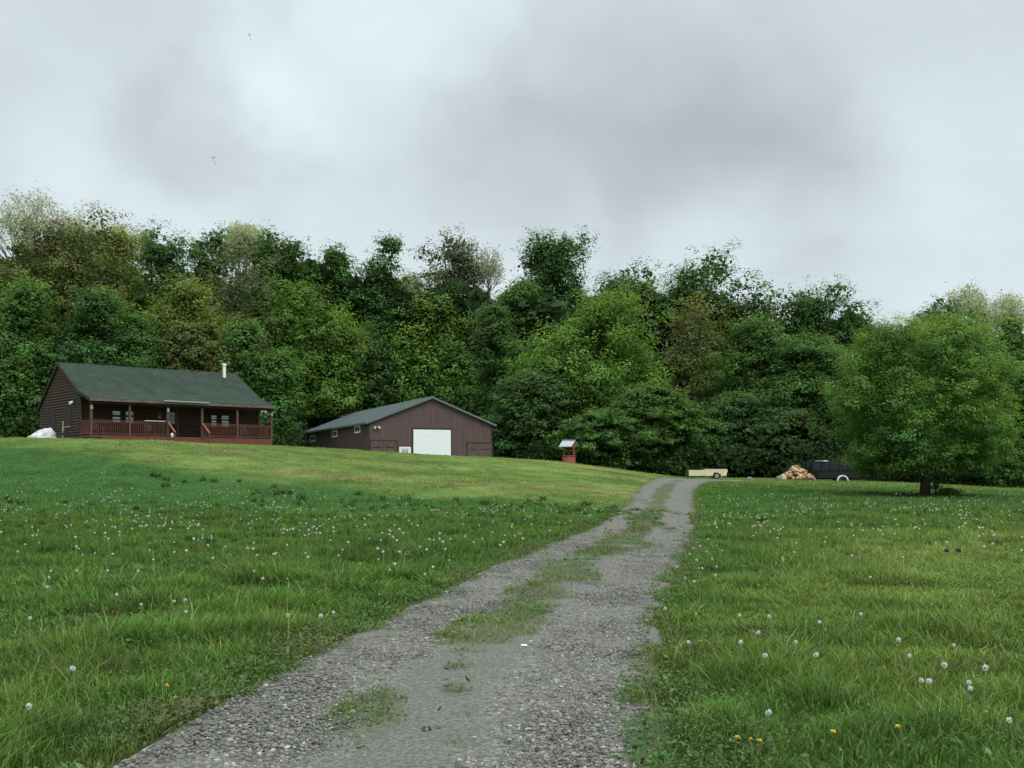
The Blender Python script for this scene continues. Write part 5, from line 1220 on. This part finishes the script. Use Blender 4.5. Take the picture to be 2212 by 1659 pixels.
# ------------------------------------------------------------------ sky, sun, camera
def build_world():
    w = bpy.data.worlds.new('World'); SC.world = w; w.use_nodes = True; nt = w.node_tree; nt.nodes.clear()
    out = nt.nodes.new('ShaderNodeOutputWorld'); bg = nt.nodes.new('ShaderNodeBackground')
    sky = nt.nodes.new('ShaderNodeTexSky'); sky.sky_type = 'NISHITA'; sky.sun_disc = False; sky.sun_elevation = SUN_EL; sky.sun_rotation = SUN_AZ
    tc = N(nt, 'ShaderNodeTexCoord'); D = tc.outputs['Generated']
    nrm = N(nt, 'ShaderNodeVectorMath', operation='NORMALIZE'); nt.links.new(D, nrm.inputs[0]); D = nrm.outputs[0]
    sp = N(nt, 'ShaderNodeSeparateXYZ'); nt.links.new(D, sp.inputs[0])
    # cloud sheet overhead: direction spread onto a flat layer
    dz = math_n(nt, 'ADD', math_n(nt, 'MAXIMUM', sp.outputs[2], 0.0), .16)
    cb = N(nt, 'ShaderNodeCombineXYZ'); nt.links.new(math_n(nt, 'MULTIPLY', math_n(nt, 'DIVIDE', sp.outputs[0], dz), .7), cb.inputs[0]); nt.links.new(math_n(nt, 'DIVIDE', sp.outputs[1], dz), cb.inputs[1])
    n1 = N(nt, 'ShaderNodeTexNoise', i_Scale=1.1, i_Detail=8.0, i_Roughness=.55, i_Distortion=.25); nt.links.new(cb.outputs[0], n1.inputs[0])
    n2 = N(nt, 'ShaderNodeTexNoise', i_Scale=6.5, i_Detail=8.0, i_Roughness=.6, i_Distortion=.1); nt.links.new(D, n2.inputs[0])
    n3 = N(nt, 'ShaderNodeTexNoise', i_Scale=6.0, i_Detail=4.0); nt.links.new(D, n3.inputs[0])
    wv = N(nt, 'ShaderNodeVectorMath', operation='SUBTRACT'); nt.links.new(n3.outputs['Color'], wv.inputs[0]); wv.inputs[1].default_value = (.5,.5,.5)
    sc_ = N(nt, 'ShaderNodeVectorMath', operation='SCALE'); nt.links.new(wv.outputs[0], sc_.inputs[0]); sc_.inputs['Scale'].default_value = .22
    ad = N(nt, 'ShaderNodeVectorMath', operation='ADD'); nt.links.new(D, ad.inputs[0]); nt.links.new(sc_.outputs[0], ad.inputs[1])
    nd = N(nt, 'ShaderNodeVectorMath', operation='NORMALIZE'); nt.links.new(ad.outputs[0], nd.inputs[0])
    L = math_n(nt, 'ADD', .765, math_n(nt, 'MULTIPLY', math_n(nt, 'SUBTRACT', n1.outputs[0], .5), .30))
    L = math_n(nt, 'ADD', L, math_n(nt, 'MULTIPLY', math_n(nt, 'SUBTRACT', n2.outputs[0], .5), .17))
    for px, py, rad, amt in CLOUDS:
        v = Vector((ray(px), 1, (HY-py)/F)).normalized()
        dp = N(nt, 'ShaderNodeVectorMath', operation='DOT_PRODUCT'); nt.links.new(nd.outputs[0], dp.inputs[0]); dp.inputs[1].default_value = v
        mr = N(nt, 'ShaderNodeMapRange', interpolation_type='SMOOTHSTEP'); nt.links.new(dp.outputs['Value'], mr.inputs[0])
        mr.inputs[1].default_value = math.cos(R(rad)); mr.inputs[2].default_value = math.cos(R(rad*.15)); mr.inputs[3].default_value = 0; mr.inputs[4].default_value = amt*.55
        L = math_n(nt, 'ADD', L, mr.outputs[0])
    up = N(nt, 'ShaderNodeMapRange', interpolation_type='SMOOTHSTEP'); nt.links.new(sp.outputs[2], up.inputs[0])
    for i, v in ((1, .42), (2, .95), (3, 1.0), (4, ZENITH)): up.inputs[i].default_value = v
    L = math_n(nt, 'MULTIPLY', L, up.outputs[0])
    dn = N(nt, 'ShaderNodeMapRange'); nt.links.new(sp.outputs[2], dn.inputs[0])
    for i, v in ((1, -.06), (2, .0), (3, .12), (4, 1.0)): dn.inputs[i].default_value = v
    L = math_n(nt, 'MULTIPLY', L, dn.outputs[0])
    cl = N(nt, 'ShaderNodeCombineColor')
    nt.links.new(math_n(nt, 'MULTIPLY', L, .888/SKY), cl.inputs[0]); nt.links.new(math_n(nt, 'MULTIPLY', L, 1.006/SKY), cl.inputs[1]); nt.links.new(math_n(nt, 'MULTIPLY', L, 1.06/SKY), cl.inputs[2])
    c = mix_rgb(nt, .95, sky.outputs[0], cl.outputs[0])
    nt.links.new(c, bg.inputs[0]); bg.inputs[1].default_value = SKY; nt.links.new(bg.outputs[0], out.inputs[0])
SKY = .10; ZENITH = 2.8; SUN_EL = R(52); SUN_AZ = R(140)
CLOUDS = [(1250, 300, 9.5, -.16), (1600, 320, 9.5, -.17), (1750, 300, 8.0, -.06), (1000, 330, 6.0, -.08), (400, 255, 4.5, -.17), (560, 330, 4.0, -.08), (260, 60, 6, -.06),
          (560, 160, 4.5, .16), (680, 190, 3.4, .14), (930, 90, 5.5, .18), (1120, 455, 5.0, .16), (700, 520, 8, .08), (1450, 560, 7, .06), (1080, 350, 6.5, -.07), (1330, 380, 6.5, -.06), (1560, 390, 6.5, -.06), (1760, 370, 6.5, -.06), (250, 380, 6.0, .08), (120, 270, 4.0, .08), (2060, 450, 8.0, .10), (1650, 560, 6, .08)]
build_world()
sd = bpy.data.lights.new('sun', 'SUN'); sd.energy = 1.8; sd.angle = R(25); sd.color = (1, .965, .91)
so = bpy.data.objects.new('sun', sd); COL.objects.link(so)
v = Vector((math.sin(SUN_AZ)*math.cos(SUN_EL), math.cos(SUN_AZ)*math.cos(SUN_EL), math.sin(SUN_EL)))
so.rotation_euler = v.to_track_quat('Z', 'Y').to_euler(); so.location = v*60

cam = bpy.data.cameras.new('camera'); co = bpy.data.objects.new('camera', cam); COL.objects.link(co)
cam.sensor_width = 36; cam.lens = 36*F/2212; cam.shift_y = (HY - 829.5)/2212; cam.clip_end = 2000; cam.clip_start = .1
co.location = (0, 0, CAMZ); co.rotation_euler = (R(90), 0, 0); SC.camera = co
SC.view_settings.view_transform = 'Standard'; SC.view_settings.look = 'None'; SC.view_settings.exposure = 0; SC.view_settings.gamma = 1
SC.cycles.max_bounces = 6; SC.cycles.diffuse_bounces = 3; SC.cycles.transmission_bounces = 3
